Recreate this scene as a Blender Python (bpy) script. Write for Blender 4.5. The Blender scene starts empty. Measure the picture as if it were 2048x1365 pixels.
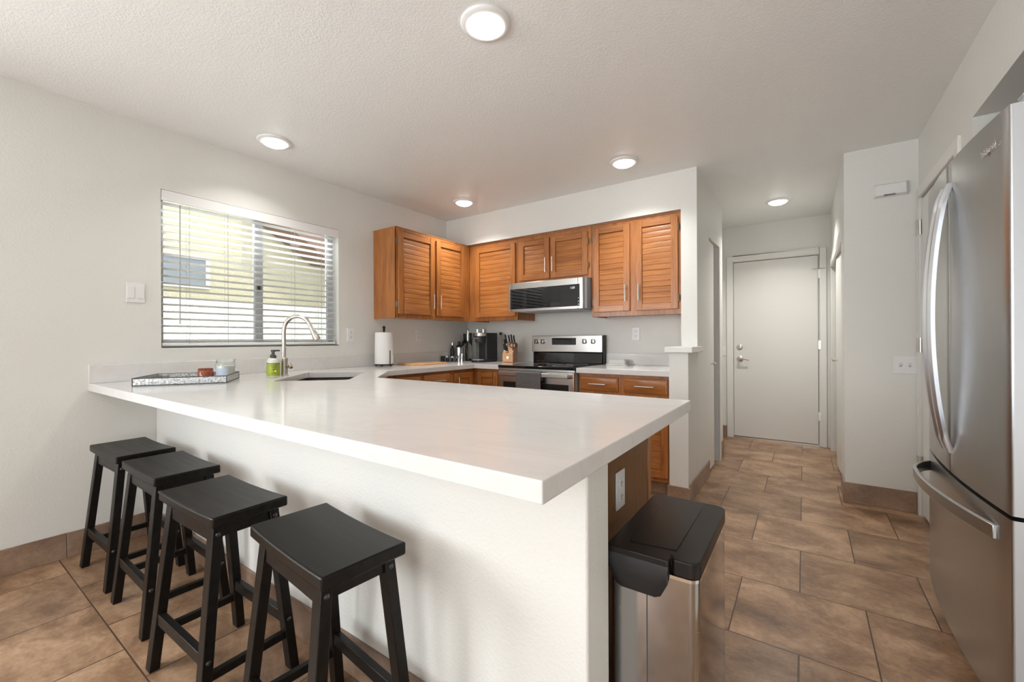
import bpy, bmesh, math, random
from mathutils import Vector, Matrix
random.seed(4)
S = bpy.context.scene
COL = S.collection
PI = math.pi

# ------------------------------------------------------------------ camera
cam_d = bpy.data.cameras.new('camera')
cam = bpy.data.objects.new('camera', cam_d); COL.objects.link(cam)
cam_d.sensor_width = 36; cam_d.lens = 847.34 / 2048 * 36
cam_d.shift_y = -2.14 / 2048
cam_d.clip_start = 0.02
cam.location = (3.2148, -3.7571, 1.1418)
cam.matrix_world = (Matrix.Translation(cam.location) @ Matrix.Rotation(math.radians(34.582), 4, 'Z')
                    @ Matrix.Rotation(PI / 2, 4, 'X') @ Matrix.Rotation(-0.0043, 4, 'Z'))
S.camera = cam

# ------------------------------------------------------------------ light
W = bpy.data.worlds.new('sky'); S.world = W; W.use_nodes = True
bg = W.node_tree.nodes['Background']
bg.inputs[0].default_value = (0.86, 0.93, 1.0, 1); bg.inputs[1].default_value = 1.25
S.view_settings.view_transform = 'Standard'; S.view_settings.look = 'None'
S.view_settings.gamma = 1; S.view_settings.exposure = 0.5
S.view_settings.use_curve_mapping = False

sun_d = bpy.data.lights.new('sun', 'SUN'); sun_d.energy = 0.7; sun_d.angle = 0.01; sun_d.color = (1, 0.96, 0.9)
sun = bpy.data.objects.new('sun', sun_d); COL.objects.link(sun)
sun.rotation_euler = Vector((-0.62, -0.12, -0.78)).to_track_quat('-Z', 'Y').to_euler()
def area(name, loc, target, w, h, power, col=(1, 1, 1), spread=180):
    d = bpy.data.lights.new(name, 'AREA'); d.shape = 'RECTANGLE'; d.size = w; d.size_y = h
    d.energy = power; d.color = col; d.spread = math.radians(spread)
    o = bpy.data.objects.new(name, d); COL.objects.link(o); o.location = loc
    o.rotation_euler = (Vector(target) - Vector(loc)).to_track_quat('-Z', 'Y').to_euler()
    return o
# daylight lamps outside the rear openings and kitchen window, plus added fill lamps
area('patio_door_daylight', (4.05, -6.75, 1.15), (3.6, -1.0, 3.6), 1.9, 2.0, 12, (0.93, 0.97, 1.0))
area('rear_window_daylight', (1.3, -6.75, 1.5), (3.6, 0.0, 3.2), 1.6, 1.1, 31, (0.93, 0.97, 1.0))
area('dining_side_fill', (-0.22, -5.2, 1.5), (4.0, -2.6, 1.7), 1.1, 1.1, 66, (0.93, 0.97, 1.0))  # fill lamp added on the left to brighten right-hand walls and refrigerator
area('ceiling_fill', (4.05, -6.70, 0.5), (3.6, -4.0, 2.44), 1.8, 0.8, 28, (1.0, 0.97, 0.93))  # added uplight that brightens the ceiling in place of bounced sun
area('kitchen_window_daylight', (-0.75, -2.25, 2.75), (1.2, -2.25, 0.9), 1.4, 0.5, 110, (0.95, 0.98, 1.0))

# ------------------------------------------------------------------ materials
def mat(name, col=(0.8, 0.8, 0.8), rough=0.5, metal=0.0, emit=None, estr=0, trans=0, ior=1.45, coat=0, spec=None, alpha=None):
    m = bpy.data.materials.new(name); m.use_nodes = True
    b = m.node_tree.nodes['Principled BSDF']
    b.inputs['Base Color'].default_value = (*col, 1)
    b.inputs['Roughness'].default_value = rough; b.inputs['Metallic'].default_value = metal
    b.inputs['IOR'].default_value = ior; b.inputs['Transmission Weight'].default_value = trans
    b.inputs['Coat Weight'].default_value = coat
    if spec is not None: b.inputs['Specular IOR Level'].default_value = spec
    if emit: b.inputs['Emission Color'].default_value = (*emit, 1); b.inputs['Emission Strength'].default_value = estr
    return m
def nt(m): return m.node_tree, m.node_tree.nodes['Principled BSDF']
def node(t, ty, **kw):
    n = t.nodes.new(ty)
    for k, v in kw.items():
        if k in n.inputs: n.inputs[k].default_value = v
        else: setattr(n, k, v)
    return n
def coords(t, scale=(1, 1, 1), loc=(0, 0, 0), rot=(0, 0, 0), kind='Object'):
    if kind == 'World':
        g = t.nodes.new('ShaderNodeNewGeometry'); out = g.outputs['Position']
    else:
        g = t.nodes.new('ShaderNodeTexCoord'); out = g.outputs[kind]
    mp = node(t, 'ShaderNodeMapping'); t.links.new(out, mp.inputs['Vector'])
    mp.inputs['Scale'].default_value = scale; mp.inputs['Location'].default_value = loc; mp.inputs['Rotation'].default_value = rot
    return mp.outputs[0]
def ramp(t, fac, stops):
    r = t.nodes.new('ShaderNodeValToRGB'); e = r.color_ramp.elements
    while len(e) < len(stops): e.new(0.5)
    for i, (p, c) in enumerate(stops): e[i].position = p; e[i].color = (*c, 1) if len(c) == 3 else c
    t.links.new(fac, r.inputs[0]); return r.outputs[0]
def bump(t, b, h, strength, dist=0.01, prev=None):
    n = t.nodes.new('ShaderNodeBump'); n.inputs['Strength'].default_value = strength; n.inputs['Distance'].default_value = dist
    t.links.new(h, n.inputs['Height'])
    if prev: t.links.new(prev, n.inputs['Normal'])
    t.links.new(n.outputs[0], b.inputs['Normal']); return n.outputs[0]

def paint(name, col, rough=0.55, bs=0.25, scale=90, dist=0.003):
    m = mat(name, col, rough); t, b = nt(m); v = coords(t, kind='World')
    n = node(t, 'ShaderNodeTexNoise', Scale=scale, Detail=2.0, Roughness=0.55); t.links.new(v, n.inputs['Vector'])
    h = ramp(t, n.outputs[0], [(0.42, (0, 0, 0)), (0.62, (1, 1, 1))])
    bump(t, b, h, bs, dist); return m
M = {}
M['wall'] = paint('wall_paint', (0.765, 0.758, 0.72), 0.5, 0.16, 95)
M['ceiling'] = paint('ceiling_paint', (0.875, 0.878, 0.862), 0.42, 0.24, 110)
M['trim'] = mat('trim_paint', (0.80, 0.79, 0.76), 0.3)
M['door'] = mat('door_paint', (0.76, 0.745, 0.715), 0.4)
M['plate'] = mat('white_plastic', (0.82, 0.82, 0.81), 0.3)
M['slot'] = mat('outlet_slot', (0.06, 0.06, 0.06), 0.6)
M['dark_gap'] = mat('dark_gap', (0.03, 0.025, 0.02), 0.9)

def quartz():
    m = mat('white_quartz', (0.84, 0.82, 0.79), 0.13, ior=1.5); t, b = nt(m)
    v = coords(t, (0.8, 2.2, 1), rot=(0, 0, 0.35), kind='World')
    n = node(t, 'ShaderNodeTexNoise', Scale=1.6, Detail=7.0, Roughness=0.6, Distortion=1.4); t.links.new(v, n.inputs['Vector'])
    c = ramp(t, n.outputs[0], [(0.0, (0.72, 0.705, 0.69)), (0.47, (0.72, 0.705, 0.69)), (0.50, (0.69, 0.672, 0.655)), (0.53, (0.72, 0.705, 0.69)), (1.0, (0.74, 0.725, 0.71))])
    t.links.new(c, b.inputs['Base Color']); return m
M['quartz'] = quartz()

def oak(name, grain, base=(0.40, 0.150, 0.040), dark=(0.25, 0.083, 0.021), light=(0.51, 0.215, 0.068), rough=0.33):
    m = mat(name, base, rough, coat=0.25); t, b = nt(m); b.inputs['Coat Roughness'].default_value = 0.2
    sc = [22, 22, 22]; sc[grain] = 1.7
    v = coords(t, tuple(sc), kind='World')
    n1 = node(t, 'ShaderNodeTexNoise', Scale=1.0, Detail=5.0, Roughness=0.65, Distortion=0.9); t.links.new(v, n1.inputs['Vector'])
    sc2 = [130, 130, 130]; sc2[grain] = 6
    v2 = coords(t, tuple(sc2), kind='World')
    n2 = node(t, 'ShaderNodeTexNoise', Scale=1.0, Detail=2.0, Roughness=0.5); t.links.new(v2, n2.inputs['Vector'])
    v3 = coords(t, (3, 3, 3), kind='World')
    n3 = node(t, 'ShaderNodeTexNoise', Scale=1.0, Detail=1.0); t.links.new(v3, n3.inputs['Vector'])
    c = ramp(t, n1.outputs[0], [(0.25, dark), (0.45, base), (0.75, light)])
    p = ramp(t, n2.outputs[0], [(0.30, (0.55, 0.48, 0.42)), (0.48, (1, 1, 1))])
    mx = node(t, 'ShaderNodeMix', data_type='RGBA', blend_type='MULTIPLY'); mx.inputs[0].default_value = 0.55
    t.links.new(c, mx.inputs[6]); t.links.new(p, mx.inputs[7])
    q = ramp(t, n3.outputs[0], [(0.3, (0.88, 0.86, 0.84)), (0.7, (1.08, 1.05, 1.0))])
    my = node(t, 'ShaderNodeMix', data_type='RGBA', blend_type='MULTIPLY'); my.inputs[0].default_value = 1
    t.links.new(mx.outputs[2], my.inputs[6]); t.links.new(q, my.inputs[7])
    t.links.new(my.outputs[2], b.inputs['Base Color'])
    bump(t, b, n2.outputs[0], 0.12, 0.002); return m
M['oak_z'] = oak('oak_upright_grain', 2)
M['oak_x'] = oak('oak_cross_grain', 0)
M['oak_y'] = oak('oak_long_grain', 1)
M['panel_wood'] = oak('flat_cabinet_side_veneer', 2, (0.20, 0.085, 0.024), (0.17, 0.072, 0.020), (0.23, 0.10, 0.03), 0.4)  # veneer colour darkened to carry the shade under the worktop
M['maple'] = oak('cutting_board_wood', 0, (0.66, 0.38, 0.19), (0.56, 0.30, 0.14), (0.72, 0.44, 0.24), 0.45)
M['block'] = oak('knife_block_wood', 2, (0.50, 0.24, 0.10), (0.42, 0.19, 0.075), (0.56, 0.29, 0.13), 0.45)

def steel(name, col=(0.60, 0.59, 0.575), rough=0.27, grain=2, amt=0.025):
    m = mat(name, col, rough, 1.0); t, b = nt(m)
    sc = [120, 120, 120]; sc[grain] = 1.2
    v = coords(t, tuple(sc), kind='World')
    n = node(t, 'ShaderNodeTexNoise', Scale=1.0, Detail=2.0); t.links.new(v, n.inputs['Vector'])
    mr = node(t, 'ShaderNodeMapRange'); mr.inputs['To Min'].default_value = rough - amt; mr.inputs['To Max'].default_value = rough + amt
    t.links.new(n.outputs[0], mr.inputs[0]); t.links.new(mr.outputs[0], b.inputs['Roughness'])
    return m
M['steel_v'] = steel('brushed_steel_fridge', (0.475, 0.485, 0.49), 0.29, 2)
M['steel_h'] = steel('brushed_steel_range', (0.62, 0.60, 0.575), 0.26, 0)
M['handle_steel'] = steel('satin_steel_handle', (0.62, 0.63, 0.66), 0.3, 2, 0.02)
M['nickel'] = mat('brushed_nickel', (0.66, 0.62, 0.57), 0.28, 1)
M['chrome'] = mat('polished_chrome', (0.85, 0.85, 0.85), 0.07, 1)
M['brass_dark'] = mat('aged_hinge_metal', (0.30, 0.24, 0.17), 0.4, 1)
M['can_steel'] = mat('polished_can_steel', (0.46, 0.50, 0.55), 0.12, 1)
def can():
    t, b = nt(M['can_steel']); v = coords(t, kind='World')
    n = node(t, 'ShaderNodeTexVoronoi', Scale=28.0, Randomness=1.0); t.links.new(v, n.inputs['Vector'])
    c = ramp(t, n.outputs['Distance'], [(0.045, (1, 1, 1)), (0.065, (0, 0, 0))])
    n2 = node(t, 'ShaderNodeTexNoise', Scale=9.0); t.links.new(v, n2.inputs['Vector'])
    c2 = ramp(t, n2.outputs[0], [(0.52, (0, 0, 0)), (0.6, (1, 1, 1))])
    mu = node(t, 'ShaderNodeMath', operation='MULTIPLY'); t.links.new(c, mu.inputs[0]); t.links.new(c2, mu.inputs[1])
    mx = node(t, 'ShaderNodeMix', data_type='RGBA'); t.links.new(mu.outputs[0], mx.inputs[0])
    mx.inputs[6].default_value = (0.50, 0.505, 0.515, 1); mx.inputs[7].default_value = (0.85, 0.85, 0.83, 1)
    t.links.new(mx.outputs[2], b.inputs['Base Color'])
    mr = node(t, 'ShaderNodeMapRange'); mr.inputs['To Min'].default_value = 0.12; mr.inputs['To Max'].default_value = 0.6
    t.links.new(mu.outputs[0], mr.inputs[0]); t.links.new(mr.outputs[0], b.inputs['Roughness'])
can()
M['black_plastic'] = mat('black_plastic', (0.020, 0.020, 0.022), 0.38)
M['lid_plastic'] = mat('dark_lid_plastic', (0.016, 0.013, 0.012), 0.33, spec=0.35)
M['black_glass'] = mat('black_glass', (0.012, 0.012, 0.014), 0.05, coat=0.5)
M['oven_glass'] = mat('oven_window_glass', (0.02, 0.02, 0.022), 0.08)
M['gray_plastic'] = mat('gray_plastic', (0.42, 0.42, 0.43), 0.4)
M['fridge_side'] = mat('fridge_side_paint', (0.25, 0.25, 0.26), 0.4, 0.3)
M['door_edge'] = mat('fridge_door_edge', (0.50, 0.51, 0.53), 0.45, 0.35)
def stoolwood():
    m = mat('black_stained_wood', (0.008, 0.007, 0.006), 0.4, spec=0.28); t, b = nt(m)
    v = coords(t, (3, 45, 45)); n = node(t, 'ShaderNodeTexNoise', Scale=1.0, Detail=4.0); t.links.new(v, n.inputs['Vector'])
    c = ramp(t, n.outputs[0], [(0.3, (0.005, 0.004, 0.0035)), (0.7, (0.011, 0.009, 0.0075))]); t.links.new(c, b.inputs['Base Color'])
    mr = node(t, 'ShaderNodeMapRange'); mr.inputs['To Min'].default_value = 0.28; mr.inputs['To Max'].default_value = 0.46
    t.links.new(n.outputs[0], mr.inputs[0]); t.links.new(mr.outputs[0], b.inputs['Roughness']); return m
M['stool'] = stoolwood()
M['bolt'] = mat('dark_bolt', (0.09, 0.09, 0.09), 0.35, 0.9)
def galvanized():
    m = mat('galvanized_metal', (0.5, 0.5, 0.5), 0.42, 0.75); t, b = nt(m); v = coords(t)
    n = node(t, 'ShaderNodeTexNoise', Scale=95.0, Detail=3.0, Roughness=0.7); t.links.new(v, n.inputs['Vector'])
    c = ramp(t, n.outputs[0], [(0.35, (0.22, 0.22, 0.22)), (0.5, (0.50, 0.51, 0.51)), (0.65, (0.70, 0.71, 0.71))]); t.links.new(c, b.inputs['Base Color']); return m
M['galv'] = galvanized()
M['tray_rim'] = mat('dark_tray_rim', (0.10, 0.095, 0.09), 0.45, 0.8)
M['paper'] = mat('paper_towel', (0.84, 0.83, 0.81), 0.9)
M['iron'] = mat('dark_iron', (0.035, 0.025, 0.02), 0.4, 0.6)
M['amber'] = mat('amber_glass', (0.28, 0.06, 0.018), 0.1, coat=0.6)
M['glass'] = mat('clear_glass', (0.97, 0.99, 0.98), 0.02, trans=1, ior=1.3)
M['wax'] = mat('white_wax', (0.80, 0.81, 0.79), 0.5)
M['label_blue'] = mat('pale_blue_label', (0.50, 0.56, 0.66), 0.6)
M['soap_green'] = mat('green_soap_label', (0.36, 0.44, 0.04), 0.35)
M['soap_clear'] = mat('cream_soap_bottle', (0.70, 0.69, 0.60), 0.25)
M['dark_print'] = mat('dark_print', (0.03, 0.03, 0.02), 0.6)
M['white_print'] = mat('white_print', (0.85, 0.85, 0.85), 0.5)
M['sink'] = mat('dark_brown_sink', (0.045, 0.035, 0.03), 0.45)
M['ceramic'] = mat('white_ceramic', (0.80, 0.80, 0.77), 0.15, coat=0.4)
M['red'] = mat('dark_red_plastic', (0.20, 0.01, 0.02), 0.4)
M['green_glass'] = mat('dark_green_glass', (0.01, 0.018, 0.012), 0.06, coat=0.5)
M['cream_label'] = mat('cream_label', (0.62, 0.62, 0.50), 0.7)
M['lamp'] = mat('lit_diffuser', (0.9, 0.9, 0.88), 0.4, emit=(1.0, 0.97, 0.92), estr=6)
M['display'] = mat('lit_display', (0.02, 0.02, 0.02), 0.3, emit=(0.75, 0.9, 0.95), estr=0.9)
M['blind'] = mat('white_blind_slat', (0.86, 0.86, 0.86), 0.45)
def slat_mat():
    m = mat('white_blind_slat', (0.90, 0.90, 0.89), 0.45); t, b = nt(m); o = t.nodes['Material Output']
    tr = t.nodes.new('ShaderNodeBsdfTranslucent'); tr.inputs[0].default_value = (0.92, 0.92, 0.90, 1)
    x = t.nodes.new('ShaderNodeMixShader'); x.inputs[0].default_value = 0.58
    t.links.new(b.outputs[0], x.inputs[1]); t.links.new(tr.outputs[0], x.inputs[2]); t.links.new(x.outputs[0], o.inputs[0]); return m
M['slat'] = slat_mat()
M['vinyl'] = mat('window_vinyl', (0.55, 0.57, 0.62), 0.4)
def pane():
    m = bpy.data.materials.new('window_pane'); m.use_nodes = True; t = m.node_tree; t.nodes.clear()
    o = t.nodes.new('ShaderNodeOutputMaterial'); a = t.nodes.new('ShaderNodeBsdfTransparent'); g = t.nodes.new('ShaderNodeBsdfGlossy')
    g.inputs['Roughness'].default_value = 0.01; f = t.nodes.new('ShaderNodeFresnel'); f.inputs[0].default_value = 1.3
    x = t.nodes.new('ShaderNodeMixShader'); t.links.new(f.outputs[0], x.inputs[0]); t.links.new(a.outputs[0], x.inputs[1]); t.links.new(g.outputs[0], x.inputs[2])
    t.links.new(x.outputs[0], o.inputs[0]); return m
M['pane'] = pane()
def towel():
    m = mat('gray_towel_cloth', (0.10, 0.095, 0.09), 0.95); t, b = nt(m); v = coords(t, kind='World')
    a = node(t, 'ShaderNodeTexWave', Scale=22.0, Distortion=1.0, bands_direction='X'); t.links.new(v, a.inputs['Vector'])
    c = node(t, 'ShaderNodeTexWave', Scale=22.0, Distortion=1.0, bands_direction='Z'); t.links.new(v, c.inputs['Vector'])
    ad = node(t, 'ShaderNodeMath', operation='ADD'); t.links.new(a.outputs[1], ad.inputs[0]); t.links.new(c.outputs[1], ad.inputs[1])
    r = ramp(t, ad.outputs[0], [(0.2, (0.055, 0.052, 0.05)), (0.9, (0.16, 0.15, 0.145))]); t.links.new(r, b.inputs['Base Color'])
    bump(t, b, ad.outputs[0], 0.5, 0.004); return m
M['towel'] = towel()
TW, TH = 0.4575, 0.4555
def tile(name, brick=True, gray=0.0):
    m = mat(name, (0.3, 0.2, 0.13), 0.34); t, b = nt(m)
    v = coords(t, kind='World')
    nA = node(t, 'ShaderNodeTexNoise', Scale=1.0, Detail=10.0, Roughness=0.70, Distortion=0.35)
    vA = coords(t, (3.6, 5.2, 5.2), rot=(0, 0, 0.5), kind='World')
    nB = node(t, 'ShaderNodeTexNoise', Scale=48.0, Detail=4.0, Roughness=0.7); t.links.new(v, nB.inputs['Vector'])
    if brick:
        vb = coords(t, loc=(-0.45, 1.003 + 20 * TH, 0), kind='World')
        br = node(t, 'ShaderNodeTexBrick', offset=0.5, offset_frequency=2, squash=1.0)
        br.inputs['Scale'].default_value = 1; br.inputs['Brick Width'].default_value = TW; br.inputs['Row Height'].default_value = TH
        br.inputs['Mortar Size'].default_value = 0.0028; br.inputs['Mortar Smooth'].default_value = 0.25
        br.inputs['Color1'].default_value = (0, 0, 0, 1); br.inputs['Color2'].default_value = (1, 1, 1, 1); br.inputs['Bias'].default_value = 0
        t.links.new(vb, br.inputs['Vector'])
        sep = node(t, 'ShaderNodeVectorMath', operation='MULTIPLY_ADD')
        sep.inputs[1].default_value = (3.1, 7.7, 5.3); t.links.new(br.outputs['Color'], sep.inputs[0]); t.links.new(vA, sep.inputs[2])
        t.links.new(sep.outputs[0], nA.inputs['Vector'])
    else: t.links.new(vA, nA.inputs['Vector'])
    c = ramp(t, nA.outputs[0], [(0.30, (0.14, 0.076, 0.043)), (0.44, (0.265, 0.153, 0.087)), (0.57, (0.41, 0.256, 0.155)), (0.75, (0.58, 0.39, 0.25))])
    s = ramp(t, nB.outputs[0], [(0.35, (0.86, 0.85, 0.84)), (0.6, (1.05, 1.05, 1.05))])
    mx = node(t, 'ShaderNodeMix', data_type='RGBA', blend_type='MULTIPLY'); mx.inputs[0].default_value = 1
    t.links.new(c, mx.inputs[6]); t.links.new(s, mx.inputs[7]); out = mx.outputs[2]
    if gray:
        g = node(t, 'ShaderNodeMix', data_type='RGBA'); g.inputs[0].default_value = gray
        t.links.new(out, g.inputs[6]); g.inputs[7].default_value = (0.24, 0.19, 0.165, 1); out = g.outputs[2]
    if brick:
        tn = ramp(t, br.outputs['Color'], [(0.0, (0.88, 0.88, 0.88)), (1.0, (1.1, 1.1, 1.1))])
        m2 = node(t, 'ShaderNodeMix', data_type='RGBA', blend_type='MULTIPLY'); m2.inputs[0].default_value = 1
        t.links.new(out, m2.inputs[6]); t.links.new(tn, m2.inputs[7])
        mo = node(t, 'ShaderNodeMix', data_type='RGBA'); t.links.new(br.outputs['Fac'], mo.inputs[0])
        t.links.new(m2.outputs[2], mo.inputs[6]); mo.inputs[7].default_value = (0.085, 0.048, 0.030, 1); out = mo.outputs[2]
        inv = node(t, 'ShaderNodeMath', operation='SUBTRACT'); inv.inputs[0].default_value = 1; t.links.new(br.outputs['Fac'], inv.inputs[1])
        p = bump(t, b, inv.outputs[0], 0.6, 0.002); bump(t, b, nB.outputs[0], 0.08, 0.003, p)
    else: bump(t, b, nB.outputs[0], 0.08, 0.003)
    t.links.new(out, b.inputs['Base Color']); return m
M['tile'] = tile('brown_stone_floor_tile')
M['tile_base'] = tile('brown_stone_base_tile', False, 0.4)
M['stucco'] = paint('cream_stucco', (0.72, 0.67, 0.48), 0.9, 0.4, 30, 0.01)
M['block_wall'] = paint('pale_block_wall', (0.52, 0.54, 0.50), 0.9, 0.4, 30, 0.01)
M['eave'] = mat('brown_eave', (0.30, 0.19, 0.15), 0.8)
M['nb_glass'] = mat('neighbor_window_glass', (0.30, 0.33, 0.36), 0.3)
M['yard'] = mat('yard_ground', (0.45, 0.42, 0.37), 0.9)
M['roofing'] = mat('roof_deck', (0.3, 0.27, 0.25), 0.9)

# ------------------------------------------------------------------ mesh helpers
class MB:
    def __init__(s): s.v = []; s.f = []; s.m = []; s.k = 0
    def add(s, vs, fs):
        o = len(s.v); s.v += [Vector(p) for p in vs]
        for f in fs: s.f.append([o + i for i in f]); s.m.append(s.k)
        return s
    def box(s, x0, x1, y0, y1, z0, z1):
        v = [(x, y, z) for z in (z0, z1) for y in (y0, y1) for x in (x0, x1)]
        return s.add(v, [(0, 2, 3, 1), (4, 5, 7, 6), (0, 1, 5, 4), (2, 6, 7, 3), (0, 4, 6, 2), (1, 3, 7, 5)])
    def prism(s, poly, z0, z1, axis=2):
        """polygon in the plane across `axis`, extruded along it (counter-clockwise seen from +axis)"""
        def P(a, b, c): return {2: (a, b, c), 1: (b, c, a), 0: (c, a, b)}[axis]
        n = len(poly); v = [P(a, b, z0) for a, b in poly] + [P(a, b, z1) for a, b in poly]
        return s.add(v, [tuple(range(n - 1, -1, -1)), tuple(range(n, 2 * n))] + [(i, (i + 1) % n, n + (i + 1) % n, n + i) for i in range(n)])
    def bar(s, a, b, w, d, up=(0, 0, 1)):
        """rectangular bar from a to b; w across, d deep"""
        a, b = Vector(a), Vector(b); t = (b - a).normalized(); x = t.cross(Vector(up)).normalized(); y = x.cross(t)
        c = [(-w / 2, -d / 2), (w / 2, -d / 2), (w / 2, d / 2), (-w / 2, d / 2)]
        v = [a + x * p + y * q for p, q in c] + [b + x * p + y * q for p, q in c]
        return s.add(v, [(3, 2, 1, 0), (4, 5, 6, 7), (0, 1, 5, 4), (1, 2, 6, 5), (2, 3, 7, 6), (3, 0, 4, 7)])
    def tube(s, pts, r, n=12, cap=True):
        pts = [Vector(p) for p in pts]; rs = r if isinstance(r, (list, tuple)) else [r] * len(pts); v = []; f = []
        T = [(pts[min(i + 1, len(pts) - 1)] - pts[max(i - 1, 0)]).normalized() for i in range(len(pts))]
        ref = Vector((0, 0, 1)) if abs(T[0].z) < 0.9 else Vector((1, 0, 0)); u = T[0].cross(ref).normalized()
        for i, p in enumerate(pts):
            u = (u - T[i] * u.dot(T[i])).normalized(); w = T[i].cross(u)
            v += [p + (u * math.cos(2 * PI * k / n) + w * math.sin(2 * PI * k / n)) * rs[i] for k in range(n)]
        for i in range(len(pts) - 1):
            f += [(i * n + k, i * n + (k + 1) % n, (i + 1) * n + (k + 1) % n, (i + 1) * n + k) for k in range(n)]
        if cap: f += [tuple(range(n - 1, -1, -1)), tuple((len(pts) - 1) * n + k for k in range(n))]
        return s.add(v, f)
    def lathe(s, prof, c=(0, 0, 0), n=28, axis=2):
        """profile of (radius, height) pairs"""
        v = []; f = []; cx, cy, cz = c
        for r, h in prof:
            for k in range(n):
                a = 2 * PI * k / n; p = [r * math.cos(a), r * math.sin(a)]
                q = {2: (p[0], p[1], h), 1: (p[1], h, p[0]), 0: (h, p[0], p[1])}[axis]
                v.append((cx + q[0], cy + q[1], cz + q[2]))
        m = len(prof)
        for i in range(m - 1):
            f += [(i * n + k, i * n + (k + 1) % n, (i + 1) * n + (k + 1) % n, (i + 1) * n + k) for k in range(n)]
        if prof[0][0] > 1e-6: f.append(tuple(range(n - 1, -1, -1)))
        if prof[-1][0] > 1e-6: f.append(tuple((m - 1) * n + k for k in range(n)))
        return s.add(v, f)
    def sphere(s, c, r, n=16, sz=1.0):
        return s.lathe([(max(1e-7, r * math.sin(PI * i / 10)), -r * sz * math.cos(PI * i / 10)) for i in range(11)], c, n)
    def build(s, name, m, parent=None, bevel=0, seg=2, smooth=True, off=None, ang=35):
        if off is None and parent is not None and parent.get('_w'): off = Vector(parent['_w'])
        me = bpy.data.meshes.new(name); vs = [p - off for p in s.v] if off is not None else s.v
        me.from_pydata([tuple(p) for p in vs], [], s.f)
        bm = bmesh.new(); bm.from_mesh(me); bmesh.ops.remove_doubles(bm, verts=bm.verts, dist=1e-6)
        bmesh.ops.recalc_face_normals(bm, faces=bm.faces); bm.to_mesh(me); bm.free()
        ms = m if isinstance(m, (list, tuple)) else [m]
        for x in ms: me.materials.append(M[x])
        if len(ms) > 1 and len(me.polygons) == len(s.m):
            for p, k in zip(me.polygons, s.m): p.material_index = k
        o = bpy.data.objects.new(name, me); COL.objects.link(o)
        if parent is not None: o.parent = parent; o['_w'] = parent.get('_w', (0, 0, 0))
        if smooth:
            for p in me.polygons: p.use_smooth = True
            me.set_sharp_from_angle(angle=math.radians(ang))
        if bevel:
            b = o.modifiers.new('bevel', 'BEVEL'); b.width = bevel; b.segments = seg; b.limit_method = 'ANGLE'; b.angle_limit = math.radians(40)
            b.harden_normals = False
        return o

def props(o, label=None, cat=None, group=None, kind=None):
    if label: o['label'] = label
    if cat: o['category'] = cat
    if group: o['group'] = group
    if kind: o['kind'] = kind
    return o
def thing(name, label, cat, loc=(0, 0, 0), rotz=0, group=None, world=True):
    """an Empty at the base; world=True: its parts are given in room coordinates"""
    o = bpy.data.objects.new(name, None); COL.objects.link(o); o.location = loc; o.rotation_euler = (0, 0, rotz)
    o.empty_display_size = 0.1
    o['_w'] = tuple(loc) if world else (0.0, 0.0, 0.0)
    return props(o, label, cat, group)
def single(mb, name, m, label, cat, group=None, **kw):
    return props(mb.build(name, m, **kw), label, cat, group)
def struct(mb, name, m, parent=None, **kw):
    o = mb.build(name, m, parent, **kw)
    if parent is None: o['kind'] = 'structure'
    return o
def copy_tree(o, parent=None):
    c = o.copy(); COL.objects.link(c); c.parent = parent
    for ch in [x for x in bpy.data.objects if x.parent == o]: copy_tree(ch, c)
    return c
def text(body, size, m, parent, mtx, name='lettering', depth=0.0006):
    cu = bpy.data.curves.new(name, 'FONT'); cu.body = body; cu.size = size; cu.extrude = depth; cu.align_x = 'CENTER'; cu.align_y = 'CENTER'
    cu.resolution_u = 3
    tmp = bpy.data.objects.new(name, cu); COL.objects.link(tmp)
    dg = bpy.context.evaluated_depsgraph_get(); me = bpy.data.meshes.new_from_object(tmp.evaluated_get(dg))
    bpy.data.objects.remove(tmp); me.transform(mtx)
    if parent is not None and parent.get('_w'): me.transform(Matrix.Translation(-Vector(parent['_w'])))
    me.materials.clear(); me.materials.append(M[m])
    o = bpy.data.objects.new(name, me); COL.objects.link(o); o.parent = parent; return o
def frame(loc, x, y):
    """matrix with the given local x and y directions"""
    x, y = Vector(x).normalized(), Vector(y).normalized(); z = x.cross(y)
    return Matrix.Translation(loc) @ Matrix((x, y, z)).transposed().to_4x4()

CZ = 2.44
# ================================================================== THE ROOM
struct(MB().box(-0.15, 6.2, -6.75, 2.0, -0.12, 0.0), 'floor', 'tile', smooth=False)
struct(MB().box(-0.15, 6.2, -6.75, 2.0, CZ, CZ + 0.15), 'ceiling', 'ceiling', smooth=False)
WY0, WY1, WZ0, WZ1 = -2.847, -1.655, 1.108, 2.071
m = MB(); m.box(-0.15, 0, -4.6, WY0, 0, CZ); m.box(-0.15, 0, -5.8, -4.6, 0, 0.9); m.box(-0.15, 0, -5.8, -4.6, 2.1, CZ); m.box(-0.15, 0, -6.6, -5.8, 0, CZ); m.box(-0.15, 0, WY1, 0.12, 0, CZ); m.box(-0.15, 0, WY0, WY1, 0, WZ0); m.box(-0.15, 0, WY0, WY1, WZ1, CZ)
struct(m, 'wall_left', 'wall', smooth=False)
struct(MB().box(0, 2.44, 0, 0.12, 0, CZ), 'wall_back', 'wall', smooth=False)
struct(MB().box(0.0, 2.44, -0.348, 0, 2.14, CZ), 'wall_soffit', 'wall', smooth=False)
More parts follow.
